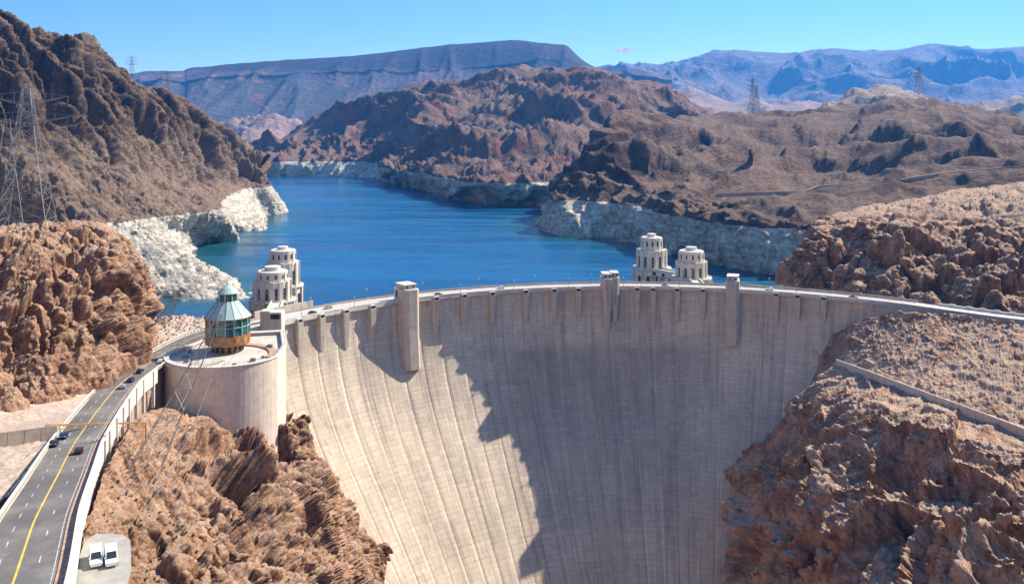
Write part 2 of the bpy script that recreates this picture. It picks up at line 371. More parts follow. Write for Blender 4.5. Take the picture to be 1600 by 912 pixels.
def asph():
    m, nt, b = mat('asphalt', .9, .2); uv = N_(nt, 'ShaderNodeUVMap'); g = N_(nt, 'ShaderNodeNewGeometry')
    n = noise(nt, .12, 6, .7, uv.outputs[0], (6, .35, 1)); n2 = noise(nt, 2, 6, .7, g.outputs['Position'])
    c = ramp(nt, n, [(.3, (.095, .085, .076)), (.5, (.15, .135, .12)), (.7, (.25, .225, .195))]); c = mix(nt, 1.0, c, ramp(nt, n2, [(.2, (.8,) * 3), (.8, (1.15,) * 3)]), 'MULTIPLY')
    link(nt, c, b.inputs['Base Color']); return m
M['asphalt'] = asph()
def water():
    m, nt, b = mat('lake_water', .18, .3); g = N_(nt, 'ShaderNodeNewGeometry'); P = g.outputs['Position']
    n = noise(nt, .0045, 7, .65, P, (.35, 1.8, 1), .8)
    c = ramp(nt, n, [(.3, (.0004, .034, .10)), (.68, (.0015, .096, .215))])
    at = N_(nt, 'ShaderNodeAttribute', attribute_name='shore')
    c = mix(nt, mapr(nt, at.outputs['Fac'], 0, 1, 0, .9), c, (.012, .085, .085))
    link(nt, c, b.inputs['Base Color'])
    ws = noise(nt, .012, 6, .7, P, (.22, 1.5, 1), 1.2); link(nt, mapr(nt, ws, .40, .62, .10, .42), b.inputs['Roughness'])
    c = mix(nt, mapr(nt, ws, .56, .66, 0, .35), c, (.03, .17, .30)); link(nt, c, b.inputs['Base Color'])
    h = noise(nt, .25, 6, .65, P, (1, .6, 1)); p = bump(nt, b, h, 1, .5); bump(nt, b, noise(nt, .04, 5, .65, P, (.8, .5, 1)), .8, 1.6, p)
    return m
M['water'] = water()
# air: one closed box of thin haze round camera and land
hz = MB().box(-26000, 26000, -400, 17400, -217, 2600).build('haze', M['dirt']); hz['kind'] = 'stuff'
_m = bpy.data.materials.new('haze_air'); _m.use_nodes = True; _t = _m.node_tree; _t.nodes.clear()
_o = _t.nodes.new('ShaderNodeOutputMaterial'); _v = _t.nodes.new('ShaderNodeVolumePrincipled')
_v.inputs['Color'].default_value = (.05, .33, .9, 1); _v.inputs['Density'].default_value = HAZE; _v.inputs['Anisotropy'].default_value = 0.2
_t.links.new(_v.outputs[0], _o.inputs['Volume']); hz.data.materials.clear(); hz.data.materials.append(_m)
#PART2
# ------------------------------------------------------------------ dam geometry
_cp = [(447, 505), (500, 491), (560, 479), (620, 470), (700, 462), (800, 455), (950, 451), (1050, 451), (1150, 453), (1250, 461), (1350, 470), (1400, 476)]
_q = np.array([WZ(x, y, 0)[:2] for x, y in _cp])
_s = np.linalg.lstsq(np.c_[2 * _q, np.ones(len(_q))], (_q**2).sum(1), rcond=None)[0]
DX, DY = _s[0], _s[1]; DR = math.sqrt(_s[2] + DX**2 + DY**2)
def off(h): return 0 if h < 3 else ((h - 3)**2 / 170 if h < 72 else 28.0 + (h - 72) * .80)
def DP(th, r, z): return (DX + r * math.sin(th), DY + r * math.cos(th), z)
TH0 = math.atan2(_q[0][0] - DX, _q[0][1] - DY); TH1 = math.atan2(_q[-1][0] - DX, _q[-1][1] - DY)
print('dam circle', DX, DY, DR, 'theta', math.degrees(TH0), math.degrees(TH1), 'len', DR * (TH1 - TH0))
def th_px(px):                                       # angle on the crest seen at image column px
    lo, hi = TH0 - .4, TH1 + .3
    for _ in range(50):
        m = (lo + hi) / 2; p = DP(m, DR, 0)
        if CX + p[0] / p[1] * F < px: lo = m
        else: hi = m
    return lo
TA, TB = TH0 - 0.14, TH1 + 0.03
# ------------------------------------------------------------------ terrain
ms = lambda p, s: (p * s).astype(np.float32)
def far_disp(A, L):
    return lambda p, u, v: A * (ridged(warp(ms(p, 1), 1 / L, L * .3) / L, 6, .55) - .75)

def ridge_rows(ridge, rows, back):
    return rows + [ridge] + back
# far blue range
rid = [(840, 140), (930, 107), (1000, 107), (1060, 97), (1120, 81), (1180, 80), (1250, 83), (1300, 80), (1350, 79), (1400, 76), (1440, 69), (1480, 76), (1540, 74), (1600, 70), (1700, 72), (1850, 78)]
def jit(pts, n=3, a=2.2):
    return pts
patch('mountain_range', [[W(x, 196, 7600) for x, y in rid], [W(x, 176, 9000) for x, y in rid], [W(x, 150 + 4 * math.sin(x / 37), 11000 + 500 * math.sin(x / 60)) for x, y in rid], [W(x, (y + 150) / 2 + 3 * math.sin(x / 23), 12800) for x, y in rid],
      [W(x, y, 14500) for x, y in rid], [W(x, y + 25, 16800) for x, y in rid]], 520, 200,
      lambda p, u, v: seg(v, 0, 90, 260, 280, 60, 100) * (ridged(warp(p, 1 / 1900, 500) / 2000, 7, .5) - .6), M['range'], umode='screen')
# mesa with talus skirts
top = [(130, 125), (200, 117), (240, 112), (285, 112), (300, 107), (400, 98), (480, 92), (560, 87), (650, 76), (700, 70), (760, 66), (805, 63), (850, 68), (885, 72), (905, 90), (930, 107), (980, 112), (1050, 120)]
cl = [(130, 142), (200, 131), (240, 127), (285, 128), (300, 125), (400, 119), (480, 116), (560, 113), (650, 112), (700, 108), (760, 103), (805, 98), (850, 97), (885, 96), (905, 104), (930, 113), (980, 118), (1050, 125)]
xs = [x for x, y in top]
def gul(L, a): return lambda p, u, v: 0
def mesa_disp(p, u, v):
    q = np.stack([p[:, 0] / 260, p[:, 1] / 2400, p[:, 2] / 900], 1)
    return seg(v, 40, 40, 14, 30, 24, 2, 10) * (ridged(q, 5, .5) - .6) + seg(v, 60, 50, 4, 16, 4, 0, 0) * (ridged(p / 700, 6, .5) - .6)
patch('mesa_mountain', [[W(x, 262, 4600) for x in xs], [W(x, 222 - .01 * x, 5400) for x in xs], [W(x, 196 - .012 * x, 6000) for x in xs],
      [W(x, 7 + y + 3 * math.sin(x / 30), 6800) for x, y in cl], [W(x, y - 4, 6900) for x, y in cl], [W(x, y, 7500) for x, y in top], [W(x, y + 30, 9500) for x, y in top]], 560, 220, mesa_disp, M['mesa'], umode='screen')
# pinkish low hills between
ph = [(880, 165), (960, 158), (1020, 150), (1080, 146), (1130, 153), (1190, 160), (1260, 164), (1320, 160), (1400, 165), (1500, 170), (1600, 172), (1750, 175)]
patch('foothills', [[W(x, 215, 4200) for x, y in ph], [W(x, y + 22, 5000) for x, y in ph], [W(x, y, 6200) for x, y in ph], [W(x, y + 12, 7400) for x, y in ph]], 300, 80, far_disp(45, 600), M['pink_hill'], umode='screen')
# red hills at the foot of the mesa
ph = [(180, 200), (280, 205), (330, 200), (380, 192), (420, 186), (450, 192), (500, 205), (560, 212), (640, 215)]
patch('red_foothills', [[W(x, 262, 3900) for x, y in ph], [W(x, y + 22, 4300) for x, y in ph], [W(x, y + 3, 4800) for x, y in ph], [W(x, y + 14, 5600) for x, y in ph]], 260, 90, far_disp(50, 420), M['pink_hill'], umode='screen')
# tan humps behind the right hill
hp = [(1220, 190), (1270, 178), (1300, 158), (1330, 145), (1360, 139), (1395, 139), (1420, 146), (1450, 158), (1480, 172), (1540, 188)]
patch('tan_hill', [[W(x, 225, 2300) for x, y in hp], [W(x, y + 14, 2500) for x, y in hp], [W(x, y, 2800) for x, y in hp], [W(x, y + 30, 3200) for x, y in hp]], 160, 70, far_disp(14, 120), M['tan_hill'], umode='screen')
hp = [(1440, 190), (1500, 178), (1540, 166), (1580, 160), (1600, 156), (1680, 150), (1800, 160)]
patch('tan_hill', [[W(x, 225, 3600) for x, y in hp], [W(x, y + 14, 3900) for x, y in hp], [W(x, y, 4300) for x, y in hp], [W(x, y + 30, 5000) for x, y in hp]], 140, 60, far_disp(30, 260), M['tan_hill'], umode='screen')

# middle brown mountain beyond the lake: shore, ring top, lower crags, middle, ridge, back
cmc = [ # x: shore, ring, (x,y,d) low, (x,y,d) mid, (x,y,d) ridge
 ((300, 276), (300, 252), (300, 246, 2560), (300, 243, 2700), (300, 240, 2900)),
 ((400, 276), (400, 252), (398, 246, 2560), (396, 241, 2700), (396, 236, 2900)),
 ((470, 277), (470, 252), (470, 236, 2600), (468, 222, 2800), (455, 206, 3050)),
 ((535, 278), (535, 252), (530, 232, 2600), (530, 200, 2900), (535, 166, 3250)),
 ((588, 279), (588, 253), (585, 232, 2550), (585, 185, 2850), (597, 143, 3250)),
 ((606, 284), (602, 261), (615, 240, 2350), (620, 190, 2700), (645, 126, 3200)),
 ((650, 295), (645, 267), (655, 240, 2150), (665, 185, 2550), (690, 123, 3100)),
 ((702, 310), (695, 277), (700, 245, 1900), (705, 190, 2400), (735, 121, 3000)),
 ((760, 318), (755, 284), (760, 250, 1820), (765, 190, 2300), (770, 113, 2950)),
 ((820, 320), (820, 284), (820, 252, 1800), (825, 190, 2300), (810, 109, 2900)),
 ((880, 323), (880, 284), (880, 250, 1800), (885, 190, 2250), (870, 107, 2850)),
 ((950, 326), (950, 285), (950, 250, 1800), (955, 190, 2250), (925, 113, 2750)),
 ((1030, 328), (1030, 286), (1030, 250, 1850), (1020, 200, 2250), (985, 131, 2700)),
 ((1110, 328), (1110, 288), (1110, 255, 1900), (1080, 210, 2250), (1040, 137, 2650)),
 ((1200, 328), (1200, 288), (1200, 255, 1950), (1150, 220, 2300), (1075, 160, 2600)),
 ((1300, 328), (1300, 288), (1300, 255, 2000), (1250, 225, 2350), (1150, 186, 2550))]
sh = [WZ(c[0][0], c[0][1], -41) for c in cmc]
rows = [[(a[0], a[1], -60) for a in sh], sh, [WZ(*c[1], 1.5) for c in cmc]] + [[W(*c[k]) for c in cmc] for k in (2, 3, 4)] + [[(W(*c[4])[0] * 1.12, W(*c[4])[1] * 1.12, W(*c[4])[2] - 60) for c in cmc], [(W(*c[4])[0] * 1.3, W(*c[4])[1] * 1.3, -60) for c in cmc]]
def cm_disp(p, u, v):
    q = warp(p, 1 / 300, 90)
    return seg(v, 3, 4, 6, 26, 62, 16, 30, 20) * (ridged(q / 420, 7, .5) - .6) + seg(v, 3, 13, 12, 12, 12, 5, 0, 0) * (ridged(np.stack([q[:, 0], q[:, 1], q[:, 2] * .35], 1) / 60, 4, .6) - .7)
patch('mountain', rows, 620, 330, cm_disp, M['center_mtn'], umode='screen')

# right hill: shore, ring, low, mid, ridge
rhc = [
 ((905, 336), (905, 297), (905, 293, 1400), (905, 290, 1450), (905, 286, 1600)),
 ((862, 340), (880, 302), (884, 298, 1310), (888, 294, 1350), (890, 290, 1450)),
 ((838, 352), (862, 312), (868, 308, 1190), (878, 302, 1260), (882, 297, 1350)),
 ((870, 368), (892, 312), (900, 292, 1190), (903, 275, 1280), (904, 262, 1400)),
 ((915, 371), (925, 313), (925, 285, 1190), (928, 255, 1300), (930, 230, 1450)),
 ((955, 372), (955, 316), (952, 280, 1170), (950, 235, 1310), (955, 186, 1480)),
 ((1000, 384), (1000, 323), (1010, 290, 1110), (1010, 240, 1330), (1012, 183, 1600)),
 ((1070, 399), (1070, 338), (1080, 305, 1030), (1080, 250, 1300), (1085, 187, 1750)),
 ((1150, 420), (1150, 350), (1155, 308, 1000), (1160, 250, 1290), (1170, 179, 1900)),
 ((1245, 434), (1240, 356), (1260, 299, 985), (1260, 242, 1280), (1265, 177, 1950)),
 ((1320, 438), (1330, 359), (1360, 290, 970), (1350, 232, 1270), (1340, 166, 1920)),
 ((1430, 440), (1440, 360), (1480, 278, 950), (1440, 226, 1250), (1415, 151, 1900)),
 ((1600, 440), (1600, 362), (1600, 266, 930), (1560, 226, 1200), (1490, 164, 1850)),
 ((1800, 440), (1800, 362), (1760, 256, 900), (1700, 226, 1150), (1600, 190, 1700)),
 ((2100, 440), (2100, 362), (2000, 250, 880), (1950, 226, 1100), (1850, 205, 1600))]
sh = [WZ(c[0][0], c[0][1], -41) for c in rhc]
rows = [[(a[0], a[1], -60) for a in sh], sh, [WZ(*c[1], 1) for c in rhc]] + [[W(*c[k]) for c in rhc] for k in (2, 3, 4)] + [[(W(*c[4])[0] * 1.1 + 40, W(*c[4])[1] * 1.1, W(*c[4])[2] - 45) for c in rhc], [(W(*c[4])[0] * 1.3 + 80, W(*c[4])[1] * 1.3, -60) for c in rhc]]
def rh_disp(p, u, v):
    q = warp(p, 1 / 160, 45)
    cliff = np.exp(-((u - 4.2) / 2.2) ** 2)
    q3 = np.stack([q[:, 0] / 300, q[:, 1] / 230, q[:, 2] / 260], 1)
    return seg(v, 2, 4, 4, 16, 40, 12, 20, 10) * (ridged(q3, 4, .42) - .6) + seg(v, 1, 2, 2, 2, 3, 1, 2, 0) * (fbm(q / 90, 3, .45)) + (seg(v, 2, 10, 7, 2, 1.5, 1, 0, 0) + seg(v, 0, 0, 0, 12, 12, 6, 0, 0) * cliff) * (ridged(np.stack([q[:, 0], q[:, 1], q[:, 2] * .3], 1) / 34, 5, .6) - .6)
rh2 = lambda p, u, v: seg(v, 1, 3, 2, 5, 9, 5, 4, 0) * (ridged(warp(p, 1 / 60, 15) / 75, 4, .5) - .6) * mask(p, 240, .2, 1.3)
patch('hill', rows, 640, 420, [rh_disp, rh2], M['right_hill'], umode='screen')
# dark crag just above the ring
dc = [(1096, 352), (1110, 338), (1125, 318), (1150, 312), (1180, 312), (1205, 322), (1222, 345), (1232, 358)]
patch('crag', [[W(x, 372, 900) for x, y in dc], [W(x, 352, 905) for x, y in dc], [W(x, y + 4, 925) for x, y in dc], [W(x, y, 945) for x, y in dc], [W(x, y + 6, 985) for x, y in dc], [W(x, y + 40, 1010) for x, y in dc]], 130, 90,
      lambda p, u, v: crag(p, 22, 1, .5) * .7 - 4, rock('dark_crag_rock', (.015, .012, .012), (.035, .028, .025), (.07, .055, .045), (.10, .08, .06), 8), umode='screen')
# headland with white slope right of the hill's ring
# ---------------- left mountain: shore, ring, foot, cliff mid, ridge
LMC = [ # shore xy (px,py at -41), ring px,py, foot (px,py,d), ridge (px,py,d)
 (None, None, None, None),
 ((450, 331), (425, 290), (416, 286, 1432), (404, 270, 1445)),
 ((414, 337), (392, 293), (385, 286, 1380), (384, 252, 1445)),
 ((418, 359), (372, 297), (350, 278, 1290), (350, 219, 1430)),
 ((366, 363), (345, 317), (312, 287, 1170), (305, 184, 1380)),
 ((371, 374), (345, 326), (285, 280, 1100), (270, 160, 1320)),
 ((318, 381), (282, 335), (240, 266, 1030), (233, 144, 1260)),
 ((300, 400), (240, 339), (205, 258, 970), (205, 132, 1220)),
 ((392, 459), (212, 343), (175, 252, 930), (178, 116, 1190)),
 ((290, 467), (170, 348), (130, 240, 900), (152, 94, 1150)),
 ((215, 468), (100, 352), (75, 262, 830), (130, 64, 1120)),
 ((60, 470), (-20, 355), (15, 264, 760), (95, 66, 1100)),
 ((-150, 470), (-180, 360), (-60, 262, 740), (48, 44, 1050)),
 ((-400, 470), (-400, 370), (-230, 252, 700), (0, 26, 1000)),
 ((-700, 470), (-700, 380), (-500, 230, 680), (-220, -40, 950))]
sh, rg, ft, rd = [(-480, 1720, -41)], [(-500, 1700, 0)], [(-510, 1690, 30)], [(-560, 1650, 80)]
for c in LMC[1:]:
    sh.append(WZ(*c[0], -41)); rg.append(WZ(*c[1], 1.5)); ft.append(W(*c[2])); rd.append(W(*c[3]))
def lerp(a, b, t): return tuple(a[i] + (b[i] - a[i]) * t for i in range(3))
m1 = [(lambda q, t: (q[0], q[1] , q[2]))(lerp(a, b, .5), 0) for a, b in zip(ft, rd)]
m1 = [(p[0], p[1] - 25, p[2] + 8) for p in m1]
rows = [[(a[0], a[1], -60) for a in sh], sh, rg, ft, m1, rd, [(a[0] - 60, a[1] + 120, a[2] - 40) for a in rd], [(a[0] - 200, a[1] + 400, -60) for a in rd]]
def lm_disp(p, u, v):
    q = warp(p, 1 / 70, 9); al = q[:, 0] * .36 + q[:, 1] * .93 + p[:, 2] * .18; ac = q[:, 0] * .93 - q[:, 1] * .36
    g = ridged(np.stack([al / 40, ac / 260, q[:, 2] / 170], 1), 3, .5)
    g2 = ridged(np.stack([al / 13, ac / 90, q[:, 2] / 50], 1), 3, .5)
    low = billow(np.stack([q[:, 0], q[:, 1], q[:, 2] * .5], 1) / 24, 5, .5)
    return seg(v, 2, 2, 2, 8, 46, 26, 20, 0) * (g - .55) + seg(v, 0, 0, 1, 3, 12, 7, 0, 0) * (g2 - .55) + seg(v, 2, 6, 4, 4.5, 6, 7, 4, 0) * (low - .42) + seg(v, 1, 1.0, 1.0, 1.6, 1.0, .7, 0, 0) * (crag(p, 12, 1, .6) * .4)
patch('left_mountain', rows, 640, 460, lm_disp, M['left_mtn'], umode='screen', rw=[.3, 1, 1.3, 2.2, 2.2, .3, .1])

# ---------------- near rocks
def near_disp(A, L, rowamp, L2=None):
    S = lambda v: np.interp(v, np.arange(len(rowamp)), rowamp)
    def f(p, u, v):
        q = warp(p, 1 / (L * 2), L * .4)
        return S(v) * (A * 1.3 * (billow(np.stack([q[:, 0], q[:, 1], q[:, 2] * .4], 1) / (L * 2.2), 2, .5) - .45) + 1.45 * facet(p, L * 1.4, .42, .2))
    def g(p, u, v): return S(v) ** .7 * mask(p, L * 1.8) * (1.15 * facet(p, L * .5, .55, .2) + .2 * L * .3 * (billow(p / (L * .6), 3, .5) - .4))
    def h(p, u, v): return S(v) ** .5 * (mask(p + 50, L) * .9 * facet(p, L * .2, .9) + .5 * facet(p + 7, L * .09, 1) )
    return [f, g, h]
# left rock above the road
r0 = [(-400, 760, 180), (-150, 690, 215), (0, 644, 248), (70, 622, 265), (150, 600, 295), (222, 552, 345), (246, 520, 390), (243, 490, 430)]
r1 = [(-400, 560, 220), (-150, 530, 240), (0, 530, 272), (80, 518, 290), (150, 505, 315), (218, 505, 362), (232, 490, 400), (232, 475, 440)]
r2 = [(-400, 420, 260), (-150, 420, 285), (0, 430, 315), (80, 425, 335), (150, 415, 348), (206, 430, 375), (222, 445, 405), (218, 440, 450)]
r3 = [(-400, 360, 320), (-150, 362, 345), (0, 364, 365), (80, 356, 383), (150, 352, 395), (192, 372, 405), (205, 390, 440), (200, 400, 480)]
r4 = [(-400, 380, 430), (-150, 380, 460), (0, 378, 480), (80, 374, 490), (140, 372, 500), (175, 385, 510), (185, 400, 520), (185, 410, 530)]
LN = [[(lambda p: (p[0], p[1], p[2] - 8))(W(*p)) for p in r0], [W(*p) for p in r0], [W(*p) for p in r1], [W(*p) for p in r2], [W(*p) for p in r3], [W(*p) for p in r4], [(W(*p)[0], W(*p)[1] + 25, -60) for p in r4]]
patch('rock_outcrop', LN, 560, 500, near_disp(7, 9, (.15, .35, 1, .8, .30, .3, .3)), M['near_rock_left'], umode='screen', rw=[.1, 1, 1, .8, .2, .2])
# right rock beyond the crest
cc = [(1222, 447, 575, 440, 585, 432, 600), (1238, 447, 555, 425, 580, 400, 600), (1262, 450, 545, 400, 565, 350, 600), (1300, 456, 535, 395, 560, 336, 620), (1350, 462, 520, 395, 550, 322, 650), (1400, 468, 508, 395, 545, 314, 680), (1500, 480, 492, 400, 540, 296, 740), (1600, 490, 480, 400, 530, 285, 740), (1750, 500, 470, 400, 520, 275, 740), (2000, 520, 450, 400, 500, 270, 740)]
RN = [[WZ(c[0], c[1], -5)[:1] and (W(c[0], c[1], c[2])[0], W(c[0], c[1], c[2])[1], -62) for c in cc], [W(c[0], c[1], c[2]) for c in cc], [W(c[0] + 3, c[3], c[4]) for c in cc],
      [W(c[0] + 8, c[3] * .45 + c[5] * .55, c[4] * .7 + c[6] * .3) for c in cc], [W(c[0] + 10, c[5], c[6]) for c in cc], [W(c[0] + 40, c[5] + 35, c[6] + 120) for c in cc], [(W(c[0] + 60, c[5], c[6] + 220)[0], c[6] + 220, -60) for c in cc]]
patch('rock_outcrop', RN, 480, 380, near_disp(9, 14, (.2, .5, .9, .42, .10, .2, .2)), M['shore_rock'], umode='screen', rw=[.15, 1, .7, .9, .2, .1])
# right abutment in front of the dam
t0 = [(1290, 530, 490), (1330, 507, 462), (1370, 494, 455), (1440, 488, 444), (1520, 497, 432), (1600, 510, 418), (1800, 540, 390)]
t1 = [(1270, 600, 480), (1305, 568, 446), (1340, 574, 428), (1400, 596, 402), (1500, 634, 372), (1600, 676, 345), (1800, 750, 305)]
t2 = [(1200, 680, 470), (1238, 626, 440), (1290, 640, 398), (1390, 655, 352), (1500, 688, 330), (1600, 712, 308), (1800, 790, 270)]
t3 = [(1145, 780, 465), (1188, 736, 430), (1260, 740, 378), (1390, 745, 328), (1500, 770, 302), (1600, 790, 280), (1800, 880, 245)]
t4 = [(1120, 920, 460), (1160, 905, 414), (1240, 900, 336), (1390, 900, 286), (1500, 905, 260), (1600, 910, 240), (1800, 1000, 220)]
t5 = [(1100, 1200, 450), (1145, 1180, 385), (1230, 1200, 290), (1390, 1200, 245), (1500, 1200, 222), (1600, 1200, 205), (1800, 1200, 200)]
def rf_disp(p, u, v):
    q = warp(p, 1 / 30, 6)
    s = np.interp(v, range(6), (.06, .06, .35, 1.0, 1.0, 1.0))
    v2 = billow(np.stack([(q[:, 0] * .9 - q[:, 1] * .3) / 44, q[:, 1] / 110, (q[:, 2] - q[:, 0] * .5) / 80], 1), 5, .5)
    big = 17 * (v2 - .40) + 1.35 * facet(p, 22, .42, .2)
    return s * big
def rf_disp2(p, u, v): return np.interp(v, range(6), (.3, .25, .4, .9, .9, .9)) * mask(p, 22) * (1.15 * facet(p, 7, .5, .2) + .5 * (billow(p / 9, 3, .5) - .4))
def rf_disp3(p, u, v): return np.interp(v, range(6), (.7, .6, .7, .8, .8, .8)) * (mask(p + 50, 12) * .9 * facet(p, 2.6, .9) + .8 * facet(p + 7, 1.1, 1))
patch('abutment_slope', [[W(*p) for p in t] for t in (t0, t1, t2, t3, t4, t5)], 640, 700, [rf_disp, rf_disp2, rf_disp3], M['slope'], umode='screen', rw=[1.1, .8, 1.1, 1.8, .5])
# left abutment below the road and the bastion
r0 = [(60, 1000, 112), (112, 912, 133), (135, 820, 160), (165, 735, 200), (200, 672, 255), (235, 640, 305), (300, 640, 345), (380, 655, 372), (420, 660, 385)]
r1 = [(200, 1000, 128), (215, 912, 148), (220, 840, 178), (235, 770, 215), (270, 720, 265), (300, 690, 305), (345, 680, 335), (400, 672, 352), (442, 672, 365)]
r2 = [(330, 1000, 150), (340, 912, 175), (345, 840, 215), (350, 780, 250), (370, 730, 290), (392, 705, 325), (415, 690, 345), (440, 680, 358), (452, 664, 375)]
r3 = [(460, 1000, 205), (470, 912, 240), (470, 840, 280), (468, 780, 312), (464, 735, 338), (462, 710, 355), (460, 692, 368), (458, 676, 380), (455, 662, 390)]
r4 = [(600, 1000, 330), (585, 912, 372), (556, 835, 388), (520, 770, 398), (493, 722, 404), (478, 695, 408), (468, 680, 410), (461, 668, 412), (456, 658, 412)]
r5 = [(640, 1100, 350), (632, 980, 400), (600, 880, 410), (560, 800, 425), (520, 750, 430), (500, 710, 430), (485, 690, 430), (470, 680, 430), (458, 668, 432)]
def lf_disp(p, u, v):
    s = np.interp(v, range(6), (.05, .45, 1.0, 1.0, .6, .8)) * np.interp(p[:, 1], [110, 200, 300], [.55, .8, 1])
    q = warp(p, 1 / 24, 6)
    return s * (13 * (billow(np.stack([q[:, 0], q[:, 1], q[:, 2] * .5], 1) / 32, 2, .45) - .45) + 1.35 * facet(p, 15, .45, .2) - 1.5)
def pad_clear(G, U, V):                              # level the rock where the parking pad lies
    c = np.array(WZ(160, 880, 22.5)); e = np.sqrt(((G[..., 0] - c[0]) / 7.0) ** 2 + ((G[..., 1] - c[1] + 6) / 18) ** 2); k = np.clip((1.25 - e) / .3, 0, 1)
    G[..., 2] = np.where(k > 0, np.minimum(G[..., 2], G[..., 2] * (1 - k) + (21.6) * k), G[..., 2]); return G
lf2 = lambda p, u, v: (.3 + .7 * np.minimum(1, np.interp(v, range(6), (.8, .6, 1.0, 1.0, .45, .1)))) * mask(p, 16) * (1.1 * facet(p, 5.5, .6, .2) + .4 * (billow(p / 7, 3, .5) - .4))
lf3 = lambda p, u, v: mask(p + 50, 9) * .95 * facet(p, 2.4, .9, .2) + .35 * (billow(p / 1.6, 3, .5) - .4)
patch('abutment_rocks', [[W(*p) for p in t] for t in (r0, r1, r2, r3, r4, r5)][::-1], 560, 520, [lambda p, u, v: lf_disp(p, u, 5 - v), lf2, lf3], M['near_rock_left'], umode='screen', rw=[.5, 1, 1, 1, 1], post=pad_clear)
# ground on the far side of the road
gl = [[W(*p) for p in t] for t in ([(-300, 1300, 96), (-220, 1000, 122), (-90, 840, 160), (20, 760, 192), (66, 700, 222), (88, 668, 246)],
       [(-500, 1200, 110), (-350, 950, 130), (-200, 800, 175), (-60, 730, 205), (20, 695, 226), (60, 672, 246)],
       [(-900, 1100, 120), (-700, 900, 140), (-400, 760, 190), (-200, 710, 215), (-100, 690, 230), (-60, 676, 246)])]
gl = [[(p[0], p[1], p[2] - 1.0) for p in t] for t in gl]
patch('ground_slope', gl, 160, 90, lambda p, u, v: .5 * fbm(p / 8, 5, .6) + .25 * crag(p, 3), M['dirt'])
gs = [[W(*p) for p in t] for t in ([(212, 560, 358), (240, 545, 374), (275, 530, 392), (305, 518, 412), (330, 508, 430)], [(205, 545, 380), (225, 523, 398), (262, 509, 415), (300, 506, 428), (335, 503, 440)], [(195, 540, 400), (215, 512, 420), (250, 500, 430), (285, 500, 440), (330, 500, 448)])]
gs = [[(p[0], p[1], p[2] - .8) for p in t] for t in gs] ; gs.append([(p[0] - 5, p[1] + 22, -50) for p in gs[-1]])
patch('roadside_ground', gs, 110, 90, lambda p, u, v: .6 * crag(p, 4) * np.interp(v, [0, .6, 1, 3], [.1, .3, 1, 2.5]), M['dirt'])

# unseen canyon walls and high ground added downstream, bouncing warm sun on the dam
xw = np.linspace(-900, 900, 150); yw = np.linspace(-700, 420, 120); XW, YW = np.meshgrid(xw, yw)
def smooth(a, b, x): t = np.clip((x - a) / (b - a), 0, 1); return t * t * (3 - 2 * t)
ax_ = 30 + 0 * YW; side = smooth(70, 230, np.abs(XW - ax_)); bend_ = smooth(-90, -330, YW)
HW = -213 + (side * 300 + 120 * smooth(200, 700, np.abs(XW))) * 1.0; HW = np.maximum(HW, -213 + bend_ * 420)
keep = np.maximum(smooth(45, 0, YW), smooth(.60 * 1.0, .74, np.abs(XW) / (np.maximum(YW, 1) + 60))); HW = -213 + (HW + 213) * keep
PW = np.stack([XW, YW, HW], -1); n_ = ridged(PW.reshape(-1, 3) / 120, 5, .5).reshape(HW.shape) - .6; PW[..., 2] = np.maximum(HW + n_ * 30 * np.clip((HW + 213) / 60, 0, 1), -214.5)
grid_mesh('bounce_canyon_walls', PW, M['dirt'])
# lake with its greener shallows
lk = np.array([W(x, 300, d) for x in ()] or [[0, 0, 0]])
xs_ = np.linspace(-900, 1700, 261); tl_ = np.linspace(0, 1, 150) ** 1.3
y0_ = np.where((xs_ > -116) & (xs_ < 205), DY + np.sqrt(np.maximum((DR + 8)**2 - (xs_ - DX)**2, 0)), np.where(xs_ < 0, 452, 500)); y0_ = np.maximum(y0_, 445)
GX = np.tile(xs_, (150, 1)); GY = y0_[None] + tl_[:, None] * (3050 - y0_[None]); GP = np.stack([GX, GY, np.full_like(GX, -41.0)], -1)
lake = grid_mesh('lake_water', GP, M['water'])
shl = [WZ(*c[0], -41) for c in LMC[1:]] + [WZ(*c[0], -41) for c in rhc] + [WZ(*c[0], -41) for c in cmc[5:]]
shl = np.array(shl)[:, :2]
def segd(P, A):
    best = np.full(len(P), 1e9)
    for a, b in zip(A[:-1], A[1:]):
        if np.linalg.norm(b - a) > 700: continue
        t = np.clip(((P - a) @ (b - a)) / ((b - a) @ (b - a) + 1e-9), 0, 1); best = np.minimum(best, np.linalg.norm(P - (a + t[:, None] * (b - a)), axis=1))
    return best
P2 = GP[..., :2].reshape(-1, 2); dsh = np.minimum(segd(P2, np.array([WZ(*c[0], -41)[:2] for c in LMC[1:]])), segd(P2, np.array([WZ(*c[0], -41)[:2] for c in rhc])))
lakeatt = lake.data.attributes.new('shore', 'FLOAT', 'POINT'); lakeatt.data.foreach_set('value', np.clip(1 - dsh / (45 + .03 * P2[:, 1]), 0, 1).astype(np.float32))
gm = MB(); gm.add([(-60000, -3000, -215), (60000, -3000, -215), (60000, 70000, -215), (-60000, 70000, -215)], [(0, 1, 2, 3)]).build('ground', M['dirt'])['kind'] = 'structure'
gm = MB(); gm.add([(-40000, 3100, -52), (40000, 3100, -52), (40000, 45000, -52), (-40000, 45000, -52)], [(0, 1, 2, 3)]).build('desert_plain', M['tan_hill'])['kind'] = 'structure'
# small cloud
cl_ = MB(); rr = random.Random(3)
m_cl, nt_, b_ = mat('cloud_white', 1, 0); b_.inputs['Base Color'].default_value = (.9, .92, .95, 1)
